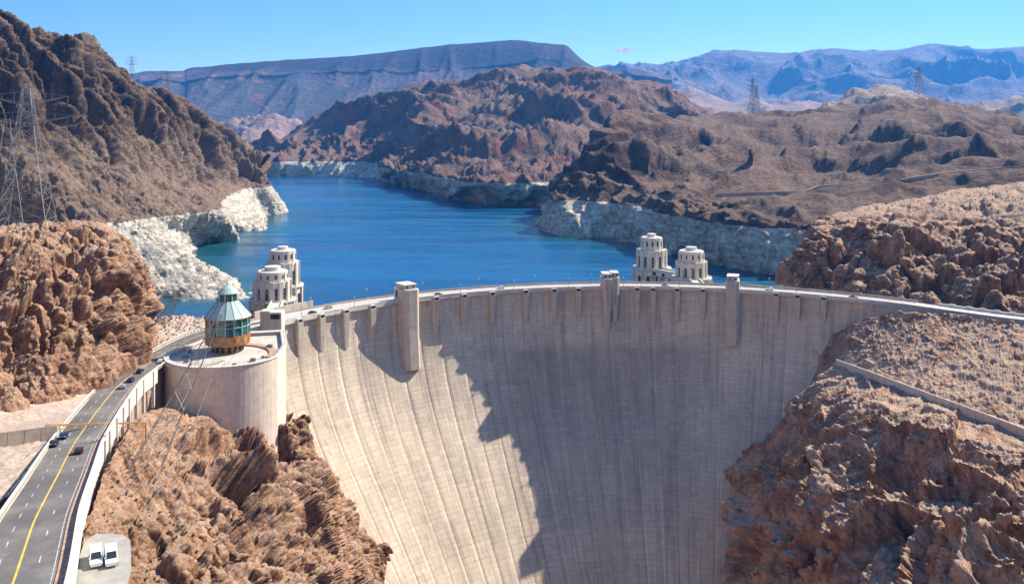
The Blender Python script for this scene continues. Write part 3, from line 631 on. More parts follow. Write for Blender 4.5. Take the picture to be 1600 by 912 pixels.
#PART3
# ------------------------------------------------------------------ the dam
dam = empty('dam', DP(0, DR, 0), 0, 'huge curved pale concrete arch dam holding back the blue lake between rock walls', 'dam')
def child(o, par):                                   # world-built mesh under an empty that is not at the origin
    o.parent = par; o.matrix_parent_inverse = Matrix.Translation(par.location).inverted() if not par.rotation_euler.z else par.matrix_basis.inverted(); return o
NC = 31
zs = [0, -1, -3] + list(np.linspace(-6, -76, 22)) + list(np.linspace(-82, -200, 20))
rrn = random.Random(5)
for k in range(NC):
    a = TA + (TB - TA) * k / NC; b = TA + (TB - TA) * (k + 1) / NC
    jt = .14 / DR; us = [a, a + jt] + list(np.linspace(a, b, 7)[1:-1]) + [b - jt, b]
    proud = rrn.uniform(-.03, .03); P = np.zeros((len(zs), len(us), 3)); UVs = []
    for i, z in enumerate(zs):
        for j, t in enumerate(us):
            dd = off(-z) + (proud if 0 < j < len(us) - 1 else -.09)
            P[i, j] = DP(t, DR - dd, z)
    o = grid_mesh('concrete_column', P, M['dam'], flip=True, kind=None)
    uvl = o.data.uv_layers.new(name='UVMap'); vi = np.zeros(len(o.data.loops), np.int32); o.data.loops.foreach_get('vertex_index', vi)
    I, J = np.divmod(vi, len(us)); ua = (np.array(us)[J] - TA) * DR; va = np.array(zs)[I]
    uvl.data.foreach_set('uv', np.stack([ua, va], 1).reshape(-1).astype(np.float32)); o.data.shade_smooth()
    child(o, dam)
def ring_sweep(prof, a, b, n, closed=True):
    """sweep an (r, z) profile round the dam axis from angle a to b"""
    m = MB(); k = len(prof); vs = []; fs = []
    for i in range(n + 1):
        t = a + (b - a) * i / n; vs += [DP(t, r, z) for r, z in prof]
    for i in range(n):
        for j in range(k if closed else k - 1):
            jj = (j + 1) % k; fs.append((i * k + j, i * k + jj, (i + 1) * k + jj, (i + 1) * k + j))
    if closed: fs += [tuple(range(k)), tuple(n * k + q for q in range(k))[::-1]]
    return m.add(vs, fs)
# body behind the face (upstream side) and crest furniture
child(ring_sweep([(DR + 14, 0.0), (DR + 14.5, -60), (DR - 1.0, -60), (DR + .6, -.05)], TA, TB, 90).build('upstream_wall', M['conc_d']), dam)
child(ring_sweep([(DR - .75, .0), (DR + 13.2, .0), (DR + 13.2, -.5), (DR - .75, -.5)], TA, TB, 90).build('crest_road', M['deck']), dam)
child(ring_sweep([(DR - .9, -.6), (DR - .9, 1.25), (DR - .35, 1.25), (DR - .35, -.6)], TA, TB, 90).build('parapet', M['conc_w']), dam)
child(ring_sweep([(DR + 13.25, -1.2), (DR + 13.25, 1.3), (DR + 13.9, 1.3), (DR + 13.9, -1.2)], TA, TB, 90).build('parapet', M['conc_d']), dam)
child(ring_sweep([(DR - .30, .02), (DR - .30, .22), (DR + 1.9, .22), (DR + 1.9, .02)], TA, TB, 90).build('pavement', M['conc_w']), dam)
child(ring_sweep([(DR + 11.2, .02), (DR + 11.2, .22), (DR + 13.2, .22), (DR + 13.2, .02)], TA, TB, 90).build('pavement', M['conc_w']), dam)
child(ring_sweep([(DR + 6.4, .01), (DR + 6.4, .03), (DR + 6.6, .03), (DR + 6.6, .01)], TA, TB, 90).build('road_line', M['yellow']), dam)
child(ring_sweep([(DR - 1.25, -1.25), (DR - 1.25, -.65), (DR - .02, -.65), (DR - .02, -1.25)], TA, TB, 90).build('cornice', M['conc']), dam)
def face_frame(th):                                  # local x along the face, y out of the face (downstream), z up, at the crest edge
    p = Vector(DP(th, DR, 0)); out = Vector((-math.sin(th), -math.cos(th), 0)); al = out.cross(Vector((0, 0, 1)))
    return Matrix(((al.x, out.x, 0, p.x), (al.y, out.y, 0, p.y), (0, 0, 1, 0), (0, 0, 0, 1)))
def fcol(w0, w1, p0, p1, z0, z1, th, cham=.0):
    """tapering buttress: width w0, projection p0 at top z0; w1, p1 at bottom z1; chamfered front corners"""
    Mx = face_frame(th); m = MB(); vs = []
    for (w_, p_, z) in ((w0, p0, z0), ((w0 * .6 + w1 * .4), p0 * .8 + p1 * .2, z0 * .5 + z1 * .5), (w1, p1, z1)):
        h = w_ / 2; c = cham * w_
        vs += [Mx @ Vector(q) for q in ((-h, -1.5, z), (-h, p_ - c, z), (-h + c + .01, p_, z), (h - c - .01, p_, z), (h, p_ - c, z), (h, -1.5, z))]
    fs = [tuple(range(6)), tuple(range(12, 18))[::-1]]
    for s in (0, 6):
        for i in range(6): fs.append((s + i, s + (i + 1) % 6, s + 6 + (i + 1) % 6, s + 6 + i))
    return m.add(vs, fs)
pil = [(465, 556), (500, 548), (538, 545), (580, 540), (680, 520), (724, 516), (768, 508), (820, 506), (865, 504), (903, 503), (995, 502), (1020, 518), (1058, 503), (1098, 502), (1213, 507), (1247, 504), (1288, 504)]
for i, (px, py) in enumerate(pil):
    th = th_px(px); d = DP(th, DR - 3, 0)[1]; zb = CZ - (py - HY) / F * d
    o = child(fcol(3.3, 1.7, 2.5, off(-zb) + .5, -1.3, zb, th).build('pilaster', M['conc']), dam)
    Mx = face_frame(th); c = MB(); c.box(-1.5, 1.5, -.2, 2.2, -1.28, .55, Mx); cc_ = c.build('pilaster_cap', M['conc_w']); child(cc_, dam)
    c = MB(); c.box(-1.2, 1.2, 2.21, 2.26, -1.1, .1, Mx); child(c.build('niche', M['dark']), dam)
# the four crest towers
def crest_tower(th, w_, pr, ztop, zb, name='elevator_tower', cham=.22, w1=None, p1=None):
    b = fcol(w_, w1 or w_ * .92, pr, p1 or max(off(-zb) + .6, pr * .9), ztop, zb, th, cham).build(name, M['conc']); child(b, dam)
    Mx = face_frame(th)
    m = MB(); m.box(-w_ * .36, w_ * .36, -5.5, pr * .55, ztop + .0, ztop + 2.1, Mx); child(m.build('tower_cap', M['conc']), b)
    m = MB(); m.box(-w_ * .43, w_ * .43, -6.2, pr * .62, ztop + 2.1, ztop + 2.6, Mx); child(m.build('roof_slab', M['conc_w']), b)
    m = MB(); m.box(-w_ * .44, w_ * .44, -7, -1.5, -.3, ztop, Mx); child(m.build('tower_body', M['conc_w']), b)
    for s in (-1, 1):
        m = MB(); m.box(s * w_ * .06 - .12, s * w_ * .06 + .12, pr + .0, pr + .06, -10, ztop - .8, Mx); child(m.build('groove', M['conc_d']), b)
    m = MB(); m.box(-1, 1, -7.1, -7.0, 0.3, 3, Mx); child(m.build('door', M['copper']), b)
    for s in (-1, 1):
        m = MB(); m.box(s * w_ * .2 - .5, s * w_ * .2 + .5, pr * .55 + .01, pr * .55 + .06, ztop + .5, ztop + 1.6, Mx); child(m.build('window', M['dglass']), b)
    for s in (-1, 1):
        xx = s * (w_ * .44 + .02)
        m = MB(); m.box(min(xx, xx - s * .1), max(xx, xx - s * .1), -5.5, -3, 1.2, ztop - 1.2, Mx); child(m.build('window', M['dglass']), b)
    return b
crest_tower(th_px(636), 9.2, 6.6, 6.6, -35, w1=8.6, p1=9.0)
crest_tower(th_px(1145), 7.6, 5.2, 6.0, -30, w1=7.0, p1=6.5)
t_ = crest_tower(th_px(948), 6.4, 5.2, 6.0, -24, w1=2.2, p1=4.2); t_ = crest_tower(th_px(960), 5.4, 4.0, 6.45, -19, w1=2.4, p1=3.0)
m = face_frame(th_px(993)); 
# tall slender buttresses under the middle
child(fcol(9, 6, .55, off(33) + .5, -6, -33, th_px(993), .25).build('pilaster', M['conc']), dam)
# terminal block at the left end of the crest
blk = MB(); p = WZ(421, 512, 0)
m = MB(); m.box(-3.4, .9, -3.2, 3.2, -22, 8.2, Matrix.Translation((p[0], p[1], 0))); child(m.build('end_pylon', M['conc']), dam)
m = MB(); m.box(.9, 6.4, -3.6, 2.8, -30, 7.8, Matrix.Translation((p[0], p[1], 0)))
for i in range(5): m.box(1.2 + i * 1.05, 1.75 + i * 1.05, -3.9, -3.6, -28, 6.6, Matrix.Translation((p[0], p[1], 0)))
child(m.build('fluted_pier', M['conc_w']), dam)
m = MB(); m.box(1.5, 5.7, -3.95, -3.62, 4.8, 6.9, Matrix.Translation((p[0], p[1], 0))); child(m.build('niche', M['dark']), dam)
# long low upstream wall at the left
m = MB(); a = Vector(WZ(447, 488, 0)); b = Vector(WZ(525, 484, 0))
child(ring_sweep([(DR + 14, -3), (DR + 14, 4.2), (DR + 14.8, 4.2), (DR + 14.8, -3)], TH0 - .02, TH0 + .14, 14).build('windbreak_wall', M['conc']), dam)

# ------------------------------------------------------------------ intake towers
def arc_pts(r, n, a0=0, cx=0, cy=0): return [(cx + r * math.cos(a0 + 2 * PI * i / n), cy + r * math.sin(a0 + 2 * PI * i / n)) for i in range(n)]
def intake(px, d, r1, h1, r2, h2, r3, h3, rb, zdeck, label, name='intake_tower'):
    X = (px - CX) / F * d; t = empty(name, (X, d, zdeck), 0.2, label, 'tower', 'pale fluted intake towers standing in the lake')
    m = MB(); m.lathe([(rb, -60), (rb, 0), (r1 - .2, 0)], 40); m.build('plinth', M['tower'], t)
    n = 12
    for i in range(n):
        a = 2 * PI * i / n; Mx = Matrix.Rotation(a, 4, 'Z')
        q = MB(); q.box(rb - .3, rb + .07, -1.25, 1.25, -14, -4.2, Mx); o = q.build('opening', M['dark'], t)
        q = MB(); q.box(rb - .6, rb + .9, 1.75, 2.6, -20, -.6, Mx); q.build('buttress', M['tower'], t)
    m = MB(); m.lathe([(rb + .9, -.6), (rb + .9, .35), (rb + .2, .35), (rb + .2, -.1), (rb - .5, -.1)], 40); m.build('deck_rim', M['conc_w'], t)
    m = MB(); m.lathe([(r1, 0), (r1, h1), (r2 + .1, h1)], 40); m.build('lower_drum', M['tower'], t)
    for i in range(n):
        a = 2 * PI * (i + .5) / n; Mx = Matrix.Rotation(a, 4, 'Z')
        q = MB(); q.box(r1 - .3, r1 + .12, -.72, .72, 1.0, h1 * .68, Mx); w_ = q.build('window', M['dglass'], t)
        q = MB()
        for zz in (.25, .5): q.box(r1 + .12, r1 + .2, -.72, .72, h1 * zz, h1 * zz + .15, Mx)
        q.build('mullion', M['conc_d'], w_)
        Mx = Matrix.Rotation(2 * PI * i / n, 4, 'Z')
        q = MB(); q.box(r1 - .4, r1 + .75, -1.05, 1.05, 0, h1 + .5, Mx); q.build('fin', M['tower'], t)
    m = MB(); m.lathe([(r2, h1), (r2, h1 + h2), (r2 - .5, h1 + h2 + .35), (0.05, h1 + h2 + .35)], 40); m.build('upper_drum', M['tower'], t)
    for i in range(n):
        Mx = Matrix.Rotation(2 * PI * (i + .5) / n, 4, 'Z'); q = MB(); q.box(r2 - .3, r2 + .06, -.5, .5, h1 + h2 * .32, h1 + h2 * .72, Mx); q.build('window', M['dglass'], t)
        Mx = Matrix.Rotation(2 * PI * i / n, 4, 'Z'); q = MB(); q.box(r2 - .3, r2 + .35, -.8, .8, h1, h1 + h2 - .3, Mx); q.build('fin', M['tower'], t)
    m = MB(); m.lathe([(r3, h1 + h2 + .3), (r3, h1 + h2 + .3 + h3), (0.05, h1 + h2 + .3 + h3)], 20); m.build('cap_house', M['conc_w'], t)
    return t
def w_at(px, d, r): return r * d / F
intake(426, 482, 9.3, 10.0, 7.9, 5.2, 4.2, 2.2, 11.4, 0, 'nearer of the two left intake towers, behind the dam\'s left end')
intake(442, 526, 9.0, 13.2, 7.2, 7.2, 3.0, 1.9, 11.0, 0, 'taller farther one of the two left intake towers, rising against blue water')
intake(1018, 592, 9.4, 11.6, 6.8, 8.2, 2.8, 2.2, 12.0, 0, 'taller left one of the two intake towers behind the dam\'s middle right')
intake(1080, 553, 8.9, 9.6, 7.5, 6.6, 3.3, 2.2, 11.6, 0, 'lower right one of the two intake towers behind the dam\'s middle right')
def bridge(a, b, wd, name, label, z=0, depth=3.2, piers=3):
    a = Vector((a[0], a[1], z)); b = Vector((b[0], b[1], z)); d = (b - a); L = d.length; rz = math.atan2(d.y, d.x)
    t = empty(name, a, rz, label, 'bridge')
    MB().box(0, L, -wd / 2, wd / 2, -.7, 0).build('deck', M['conc_w'], t)
    for s in (-1, 1):
        MB().box(0, L, s * wd / 2 - .25, s * wd / 2 + .25, -depth, 1.2).build('parapet', M['tower'], t)
    for i in range(piers):
        x = L * (i + .5) / piers; MB().box(x - .8, x + .8, -wd * .4, wd * .4, -60, -.75).build('pier', M['tower'], t)
        for s in (-1, 1): MB().box(x + 1.5, x + 4, s * (wd / 2 + .28) - .02, s * (wd / 2 + .28) + .02, -2.9, -.9).build('opening', M['dark'], t)
    return t
def pos(px, d): return ((px - CX) / F * d, d)
tl = th_px(452); q = DP(tl, DR + 14, 0)
bridge((q[0], q[1]), pos(433, 472), 6, 'access_bridge', 'short concrete access bridge from the dam\'s left end to the nearer left intake tower')
bridge(pos(440, 492), pos(446, 516), 6, 'access_bridge', 'concrete walkway joining the two left intake towers', piers=1)
q = DP(th_px(1092), DR + 14, 0); bridge((q[0], q[1]), pos(1085, 542), 6, 'access_bridge', 'short pale walkway from the crest to the lower right intake tower', piers=1)
bridge(pos(1070, 562), pos(1028, 582), 8, 'access_bridge', 'pale walkway with dark arches joining the two right intake towers', piers=3)

# ------------------------------------------------------------------ bastion with lantern pavilion
bx, by, _ = W(353, 553, 353); BR = 22.6
bas = empty('bastion', (bx, by, 0), 0, 'massive round concrete bastion with flat walled top at the dam\'s left end', 'bastion')
def outline(r):
    pts = []
    for i in range(61):
        a = math.radians(-215 + 265 * i / 60); pts.append((r * math.cos(a), r * math.sin(a)))
    cxn, cyn = W(446, 538, 366)[0] - bx, 366 - by
    k = (r / BR)
    # the right side runs out into a straight wall up to the dam
    pts = [p_ for p_ in pts if not (p_[0] > r * .87 and p_[1] > -r * .5)]
    a = [p_ for p_ in pts if p_[1] <= 0 or p_[0] < 0] ; return pts, (cxn, cyn)
NB = 40; zb = -46
def bpt(a, r):                                      # plan outline: circle with a squared right-hand corner
    x, y = r * math.cos(a), r * math.sin(a)
    return x, y
ring_ = [bpt(R(d), BR) for d in range(-200, 1, 5)]
crn = (W(447, 540, 366)[0] - bx, 366 - by)
plan = [p_ for p_ in ring_ if p_[0] < BR * .93 or p_[1] > 0] ; plan = [bpt(R(d), BR) for d in np.arange(-215, -14, 5)] + [crn, (crn[0] - 7.5, crn[1] + 26), (crn[0] - 34, crn[1] + 20)]
for k in range(41 - 1):
    a, b = plan[k], plan[k + 1]; f = .003; 
    s = MB(); av = Vector((a[0], a[1], 0)); bv = Vector((b[0], b[1], 0)); g = (bv - av) * .004
    av, bv = av + g, bv - g; inn = lambda v_, q_: Vector((v_.x * q_, v_.y * q_, 0))
    s.add([(av.x, av.y, zb), (bv.x, bv.y, zb), (bv.x, bv.y, 3.4), (av.x, av.y, 3.4), (av.x * .96, av.y * .96, zb), (bv.x * .96, bv.y * .96, zb), (bv.x * .96, bv.y * .96, 3.4), (av.x * .96, av.y * .96, 3.4)],
          [(0, 1, 2, 3), (5, 4, 7, 6), (3, 2, 6, 7), (1, 5, 6, 2), (4, 0, 3, 7)])
    s.build('wall_panel', M['bastion'], bas)
for a, b in zip(plan[40:], plan[41:]):
    s = MB(); s.add([(a[0], a[1], zb), (b[0], b[1], zb), (b[0], b[1], 3.4), (a[0], a[1], 3.4), (a[0] * .96, a[1] * .96, zb), (b[0] * .96, b[1] * .96, zb), (b[0] * .96, b[1] * .96, 3.4), (a[0] * .96, a[1] * .96, 3.4)],
          [(0, 1, 2, 3), (5, 4, 7, 6), (3, 2, 6, 7), (1, 5, 6, 2), (4, 0, 3, 7)]); s.build('wall_panel', M['bastion'], bas)
m = MB(); m.prism([(x * .965, y * .965) for x, y in plan], 1.2, 2.2); m.build('roof_terrace', M['terrace'], bas)
m = MB(); pi_ = [(x * .93, y * .93) for x, y in plan]; n_ = len(plan)
vs = [(x * 1.012, y * 1.012, 3.4) for x, y in plan] + [(x * 1.012, y * 1.012, 3.75) for x, y in plan] + [(x, y, 3.75) for x, y in pi_] + [(x, y, 3.4) for x, y in pi_]
m.add(vs, [(k * n_ + i, k * n_ + (i + 1) % n_, ((k + 1) % 4) * n_ + (i + 1) % n_, ((k + 1) % 4) * n_ + i) for k in range(4) for i in range(n_)]); m.build('coping', M['conc_w'], bas)
# curved planting beds on the terrace
m = MB()
for i in range(14):
    a0, a1 = R(-10 + i * 9), R(-10 + (i + 1) * 9)
    m.add([(r * math.cos(a), r * math.sin(a), z) for z in (2.2, 2.8) for r, a in ((16.5, a0), (19.6, a0), (19.6, a1), (16.5, a1))], [(4, 5, 6, 7), (0, 1, 5, 4), (1, 2, 6, 5), (2, 3, 7, 6), (3, 0, 4, 7)])
m.build('planting_bed', M['walk'], bas)

rl = MB(); Q = [(x * .985, y * .985) for x, y in plan]
for a, b in zip(Q, Q[1:] + Q[:1]):
    n2 = max(1, int(math.hypot(b[0] - a[0], b[1] - a[1]) / 1.6))
    for i in range(n2):
        p1, p2 = lerp((a[0], a[1], 3.75), (b[0], b[1], 3.75), i / n2), lerp((a[0], a[1], 3.75), (b[0], b[1], 3.75), (i + 1) / n2); rl.bar(p1, (p1[0], p1[1], 4.8), .05); rl.bar((p1[0], p1[1], 4.8), (p2[0], p2[1], 4.8), .05)
rl.build('railing', M['steel'], bas)
for (ax, ay, sx, sy, sz) in ((13, -8, 2.2, 1.4, 1.1), (15.5, -3, 1.2, 1.2, .8), (-12, -9, 1.6, 1.6, 1.2), (-15, -3, 2.6, 1.2, .7), (-9, -14, .9, .9, .6), (8, -15, 1.8, 1, .9), (14, 12, 2.4, 1.8, 1.5), (-16, 5, 1.4, 1, 1.6)):
    u_ = MB().box(ax - sx / 2, ax + sx / 2, ay - sy / 2, ay + sy / 2, 2.2, 2.2 + sz).build('roof_unit', M['steel'], bas, bevel=.05)
    MB().box(ax - sx * .35, ax + sx * .35, ay - sy * .35, ay + sy * .35, 2.2 + sz, 2.3 + sz).build('grille', M['dark'], u_)
px_, py_, _ = W(356, 548, 362)
lan = empty('pavilion', (px_, py_, 2.2), 0, 'round glass pavilion with copper base and pale stepped green roof on the bastion', 'pavilion')
m = MB(); m.lathe([(6.2, 0), (6.2, 3.2), (8.6, 3.2), (8.7, 3.6), (8.7, 7.2), (8.3, 7.2)], 32); m.build('base_drum', M['copper'], lan)
for i in range(16):
    Mx = Matrix.Rotation(2 * PI * i / 16, 4, 'Z')
    MB().box(6.0, 6.24, -.75, .75, .4, 2.8, Mx).build('doorway', M['dark'], lan)
    MB().box(8.6, 8.78, -1.0, 1.0, 4.2, 6.4, Mx).build('recess', M['rust'], lan)
    Mx2 = Matrix.Rotation(2 * PI * (i + .5) / 16, 4, 'Z')
    MB().box(8.35, 8.75, -.13, .13, 7.2, 13.9, Mx2).build('mullion', M['copper'] if i in (7, 8, 9) else M['verdi'], lan)
    a0, a1 = 2 * PI * (i - .5) / 16, 2 * PI * (i + .5) / 16
    s = MB(); s.add([(8.45 * math.cos(a), 8.45 * math.sin(a), z) for z in (7.25, 13.8) for a in (a0, a1)] + [(8.35 * math.cos(a), 8.35 * math.sin(a), z) for z in (7.25, 13.8) for a in (a0, a1)], [(0, 1, 3, 2), (5, 4, 6, 7)]); s.build('glass_pane', M['tealglass'] if i in (0, 1, 12, 13, 14, 15, 11, 2, 3) else M['amber'] if 'amber' in M else M['tealglass'], lan)
    s = MB(); pr_ = [(9.3, 13.9), (8.0, 15.4), (5.6, 18.3), (4.0, 20.3)]
    s.add([(r * math.cos(a), r * math.sin(a), z) for r, z in pr_ for a in (a0 + .012, a1 - .012)], [(2 * k, 2 * k + 1, 2 * k + 3, 2 * k + 2) for k in range(3)]); s.build('roof_panel', M['verdi'], lan)
    Mx3 = Matrix.Rotation(a1, 4, 'Z'); s = MB()
    for (ra, za), (rb_, zb_) in zip(pr_[:-1], pr_[1:]): s.bar(Mx3 @ Vector((ra, 0, za)), Mx3 @ Vector((rb_, 0, zb_)), .1)
    s.build('roof_seam', M['dark'], lan)
m = MB(); m.lathe([(8.75, 10.4), (8.75, 10.6), (8.5, 10.6)], 32); m.build('transom', M['verdi'], lan)
m = MB(); m.lathe([(8.9, 13.7), (9.4, 13.75), (9.4, 14.0), (8.9, 14.05)], 32); m.build('eave', M['copper'], lan)
m = MB(); m.lathe([(3.5, 20.2), (3.5, 23.2)], 16); m.build('lantern_drum', M['tealglass'], lan)
for i in range(8):
    Mx = Matrix.Rotation(2 * PI * i / 8, 4, 'Z'); MB().box(3.4, 3.75, -.22, .22, 20.2, 23.3, Mx).build('lantern_post', M['verdi'], lan)
m = MB(); m.lathe([(4.3, 23.2), (4.3, 23.4), (2.4, 25.3), (.9, 26.2), (.2, 26.6), (.12, 28.4), (.02, 28.6)], 16); m.build('lantern_roof', M['verdi'], lan)

# ------------------------------------------------------------------ the road to the left
rc = np.array([(-45, 60, 36.0), (-56, 92, 33.5), (-68, 122, 30), (-81, 152, 25.5), (-96, 189, 18.5), (-111, 227, 12), (-124, 268, 7.5), (-135, 309.5, 4), (-140, 355, 1.5), (-139, 392, .4), (-130, 416, .02), (-112, 433, .02)], float)
tt = dens(rc[:, None], 160); RC = catmull(rc, tt); RD = np.gradient(RC, axis=0); RN_ = np.stack([RD[:, 1], -RD[:, 0], 0 * RD[:, 0]], 1); RN_ /= np.linalg.norm(RN_, axis=1)[:, None]
RS = np.concatenate([[0], np.cumsum(np.linalg.norm(np.diff(RC, axis=0), axis=1))])
def ribbon(o0, o1, z0, z1, n0=0, n1=160, thick=None, mat_=None, name='road', parent=None, kind=None):
    """strip beside the centre line from offset o0 to o1 (right positive); thick = depth below"""
    m = MB(); k = n1 - n0
    for i in range(n0, n1):
        a = RC[i] + RN_[i] * o0; b = RC[i] + RN_[i] * o1
        m.v += [(a[0], a[1], a[2] + z0), (b[0], b[1], b[2] + z1)]
        if thick: m.v += [(b[0], b[1], b[2] + z1 - thick), (a[0], a[1], a[2] + z0 - thick)]
    s = 4 if thick else 2
    for i in range(k - 1):
        if thick:
            for j in range(4): m.f.append((i * 4 + j, i * 4 + (j + 1) % 4, i * 4 + 4 + (j + 1) % 4, i * 4 + 4 + j))
        else: m.f.append((i * 2, i * 2 + 1, i * 2 + 3, i * 2 + 2))
    if thick: m.f += [(3, 2, 1, 0), tuple((k - 1) * 4 + j for j in range(4))]
    o = m.build(name, mat_, parent)
    if kind: o['kind'] = kind
    uvl = o.data.uv_layers.new(name='UVMap'); vi = np.zeros(len(o.data.loops), np.int32); o.data.loops.foreach_get('vertex_index', vi)
    ii = vi // s; jj = vi % s; uu = np.where((jj == 0) | (jj == 3), o0, o1) / 12.0; uvl.data.foreach_set('uv', np.stack([uu, RS[n0 + ii]], 1).reshape(-1).astype(np.float32))
    return o
road = ribbon(-5.3, 5.3, 0, 0, mat_=M['asphalt'], name='road', kind='structure')
ribbon(-.16, .16, .02, .02, mat_=M['yellow'], name='road_line', parent=road)
ribbon(4.7, 4.85, .02, .02, mat_=M['white'], name='road_line', parent=road)
s_ = 2.0
for off_ in (-2.7, 2.6):
    s_ = 4
    while s_ < RS[-1] - 40:
        m = MB()
        for sa in (s_, s_ + 3.2):
            c_ = np.array([np.interp(sa, RS, RC[:, j]) for j in range(3)]); n_ = np.array([np.interp(sa, RS, RN_[:, j]) for j in range(3)])
            for e in (-.09, .09): q = c_ + n_ * (off_ + e); m.v.append((q[0], q[1], q[2] + .03))
        m.f = [(0, 1, 3, 2)]; m.build('lane_dash', M['white'], road); s_ += 9.0 if off_ < 0 else 14
NE = 108                                             # the walkway stops where the bastion begins
pv = ribbon(5.3, 6.8, .14, .14, 0, NE + 14, .4, M['walk'], 'pavement', kind='structure')
wall = empty('retaining_wall', tuple(RC[NE // 2]), 0, 'long white parapet and retaining wall along the right side of the left road', 'wall')
def under(o, par): o.parent = par; o.matrix_parent_inverse = Matrix.Translation(par.location).inverted(); return o
for k in range(0, NE + 6, 6):
    under(ribbon(6.85, 7.3, 1.05, 1.05, k, min(k + 7, NE + 12), 5.4, M['conc_w'], 'wall_panel'), wall)
under(ribbon(6.75, 7.45, 1.2, 1.2, 0, NE + 12, .16, M['conc_w'], 'coping'), wall)
for k in range(70, NE + 8, 6):                        # piers of the arched part
    c_ = RC[k] + RN_[k] * 7.2; Mx = Matrix.Translation((c_[0], c_[1], c_[2])) @ Matrix.Rotation(math.atan2(RD[k][1], RD[k][0]), 4, 'Z')
    under(MB().box(-.5, .5, -.55, .55, -12, .9, Mx).build('pier', M['conc_w']), wall)
lw = empty('road_parapet', tuple(RC[80]), 0, 'low pale baluster parapet along the left side of the left road', 'parapet')
under(ribbon(-5.95, -5.5, .35, .35, 0, 148, .9, M['conc_w'], 'kerb_wall'), lw); under(ribbon(-6.0, -5.4, 1.15, 1.15, 0, 148, .18, M['conc_w'], 'coping'), lw)
for s0 in np.arange(2, RS[146], 2.1):
    c_ = np.array([np.interp(s0, RS, RC[:, j]) for j in range(3)]); n_ = np.array([np.interp(s0, RS, RN_[:, j]) for j in range(3)]); c_ = c_ - n_ * 5.72
    under(MB().box(c_[0] - .28, c_[0] + .28, c_[1] - .28, c_[1] + .28, c_[2] + .3, c_[2] + 1.0).build('baluster', M['conc_d']), lw)
# earth bank under the road
bank = MB(); 
for i in range(0, 160, 2):
    a = RC[i]; n_ = RN_[i]
    for o_, dz in ((-9.5, -6), (-6.2, -.25), (6.2 if i < NE else 5.0, -.25), (6.8 if i < NE else 5.2, -5), (7.2 if i < NE else 5.5, -25)): q = a + n_ * o_; bank.v.append((q[0], q[1], q[2] + dz))
for i in range(79):
    for j in range(4): bank.f.append((i * 5 + j, i * 5 + j + 1, i * 5 + 6 + j, i * 5 + 5 + j))
bank.build('embankment', M['dirt'])['kind'] = 'structure'
# lay-by pad with its low stone wall
pad = [WZ(90, 667, 13), WZ(-160, 700, 15), WZ(-160, 640, 16), WZ(0, 637, 14), WZ(90, 611, 8.5), WZ(148, 588, 5), WZ(158, 603, 4.4), WZ(110, 645, 9.4)]
m = MB(); m.prism([(p_[0], p_[1]) for p_ in pad], 0, 1); m.v = [(p_[0], p_[1], p_[2] - 4.5) for p_ in pad] + list(pad); o = m.build('lay_by', M['dirt']); o['kind'] = 'structure'
lyw = empty('stone_wall', pad[0], 0, 'brown retaining wall below the lay-by at the left edge', 'wall')
for i in range(9):
    a, b = lerp(pad[0], pad[1], i / 9 + .003), lerp(pad[0], pad[1], (i + 1) / 9 - .003); m = MB()
    m.add([(a[0], a[1] - .7, a[2] - 5), (b[0], b[1] - .7, b[2] - 5), (b[0], b[1], b[2] + .5), (a[0], a[1], a[2] + .5), (a[0], a[1] + .5, a[2] - 5), (b[0], b[1] + .5, b[2] - 5), (b[0], b[1] + .5, b[2] + .5), (a[0], a[1] + .5, a[2] + .5)], [(0, 1, 2, 3), (5, 4, 7, 6), (3, 2, 6, 7), (0, 3, 7, 4), (1, 5, 6, 2)])
    under(m.build('wall_panel', M['conc_d']), lyw)
kb = empty('lay_by_kerb', pad[3], 0, 'low pale kerb wall between the lay-by and the brown rock', 'kerb')
kp = [pad[2], pad[3], pad[4], pad[5]]
for a, b in zip(kp[:-1], kp[1:]):
    n_ = max(2, int((Vector(b) - Vector(a)).length / 5))
    for i in range(n_):
        p1, p2 = Vector(lerp(a, b, i / n_)), Vector(lerp(a, b, (i + .94) / n_)); under(MB().bar(p1 + Vector((0, 0, .5)), p2 + Vector((0, 0, .5)), .65).build('kerb_block', M['conc_d']), kb)
# small pull-in with the two white vans
VZ = 22.5
lotp = [(116, 905), (112, 1000), (198, 1000), (196, 905), (205, 860), (203, 842), (190, 834), (150, 833), (132, 845), (123, 872)]
lot = [WZ(x, y, VZ) for x, y in lotp]; m = MB(); m.prism([(p_[0], p_[1]) for p_ in lot], VZ - 3, VZ); o = m.build('parking_pad', simple('worn_concrete', (.36, .33, .28), .9, .12, .5, bmp=.02)); o['kind'] = 'structure'
# overhead beam across the road
ov = empty('road_gantry', WZ(150, 668, 11), 0, 'thin rusty beam spanning high across the left road', 'gantry')
a, b = Vector(W(72, 664, 236)), Vector(W(228, 660, 262)); 
under(MB().bar(a, b, .28).build('beam', M['rust']), ov); under(MB().bar(a - Vector((0, 0, 1.1)), b - Vector((0, 0, 1.1)), .12).build('tie_rod', M['rust']), ov)
for e in (a, b): under(MB().bar(e - Vector((0, 0, 7)), e, .22).build('post', M['rust']), ov)
for i in range(14):
    p1 = a.lerp(b, i / 14); p2 = a.lerp(b, (i + 1) / 14); under(MB().bar(p1, p2 - Vector((0, 0, 1.1)), .06).build('brace', M['rust']), ov)

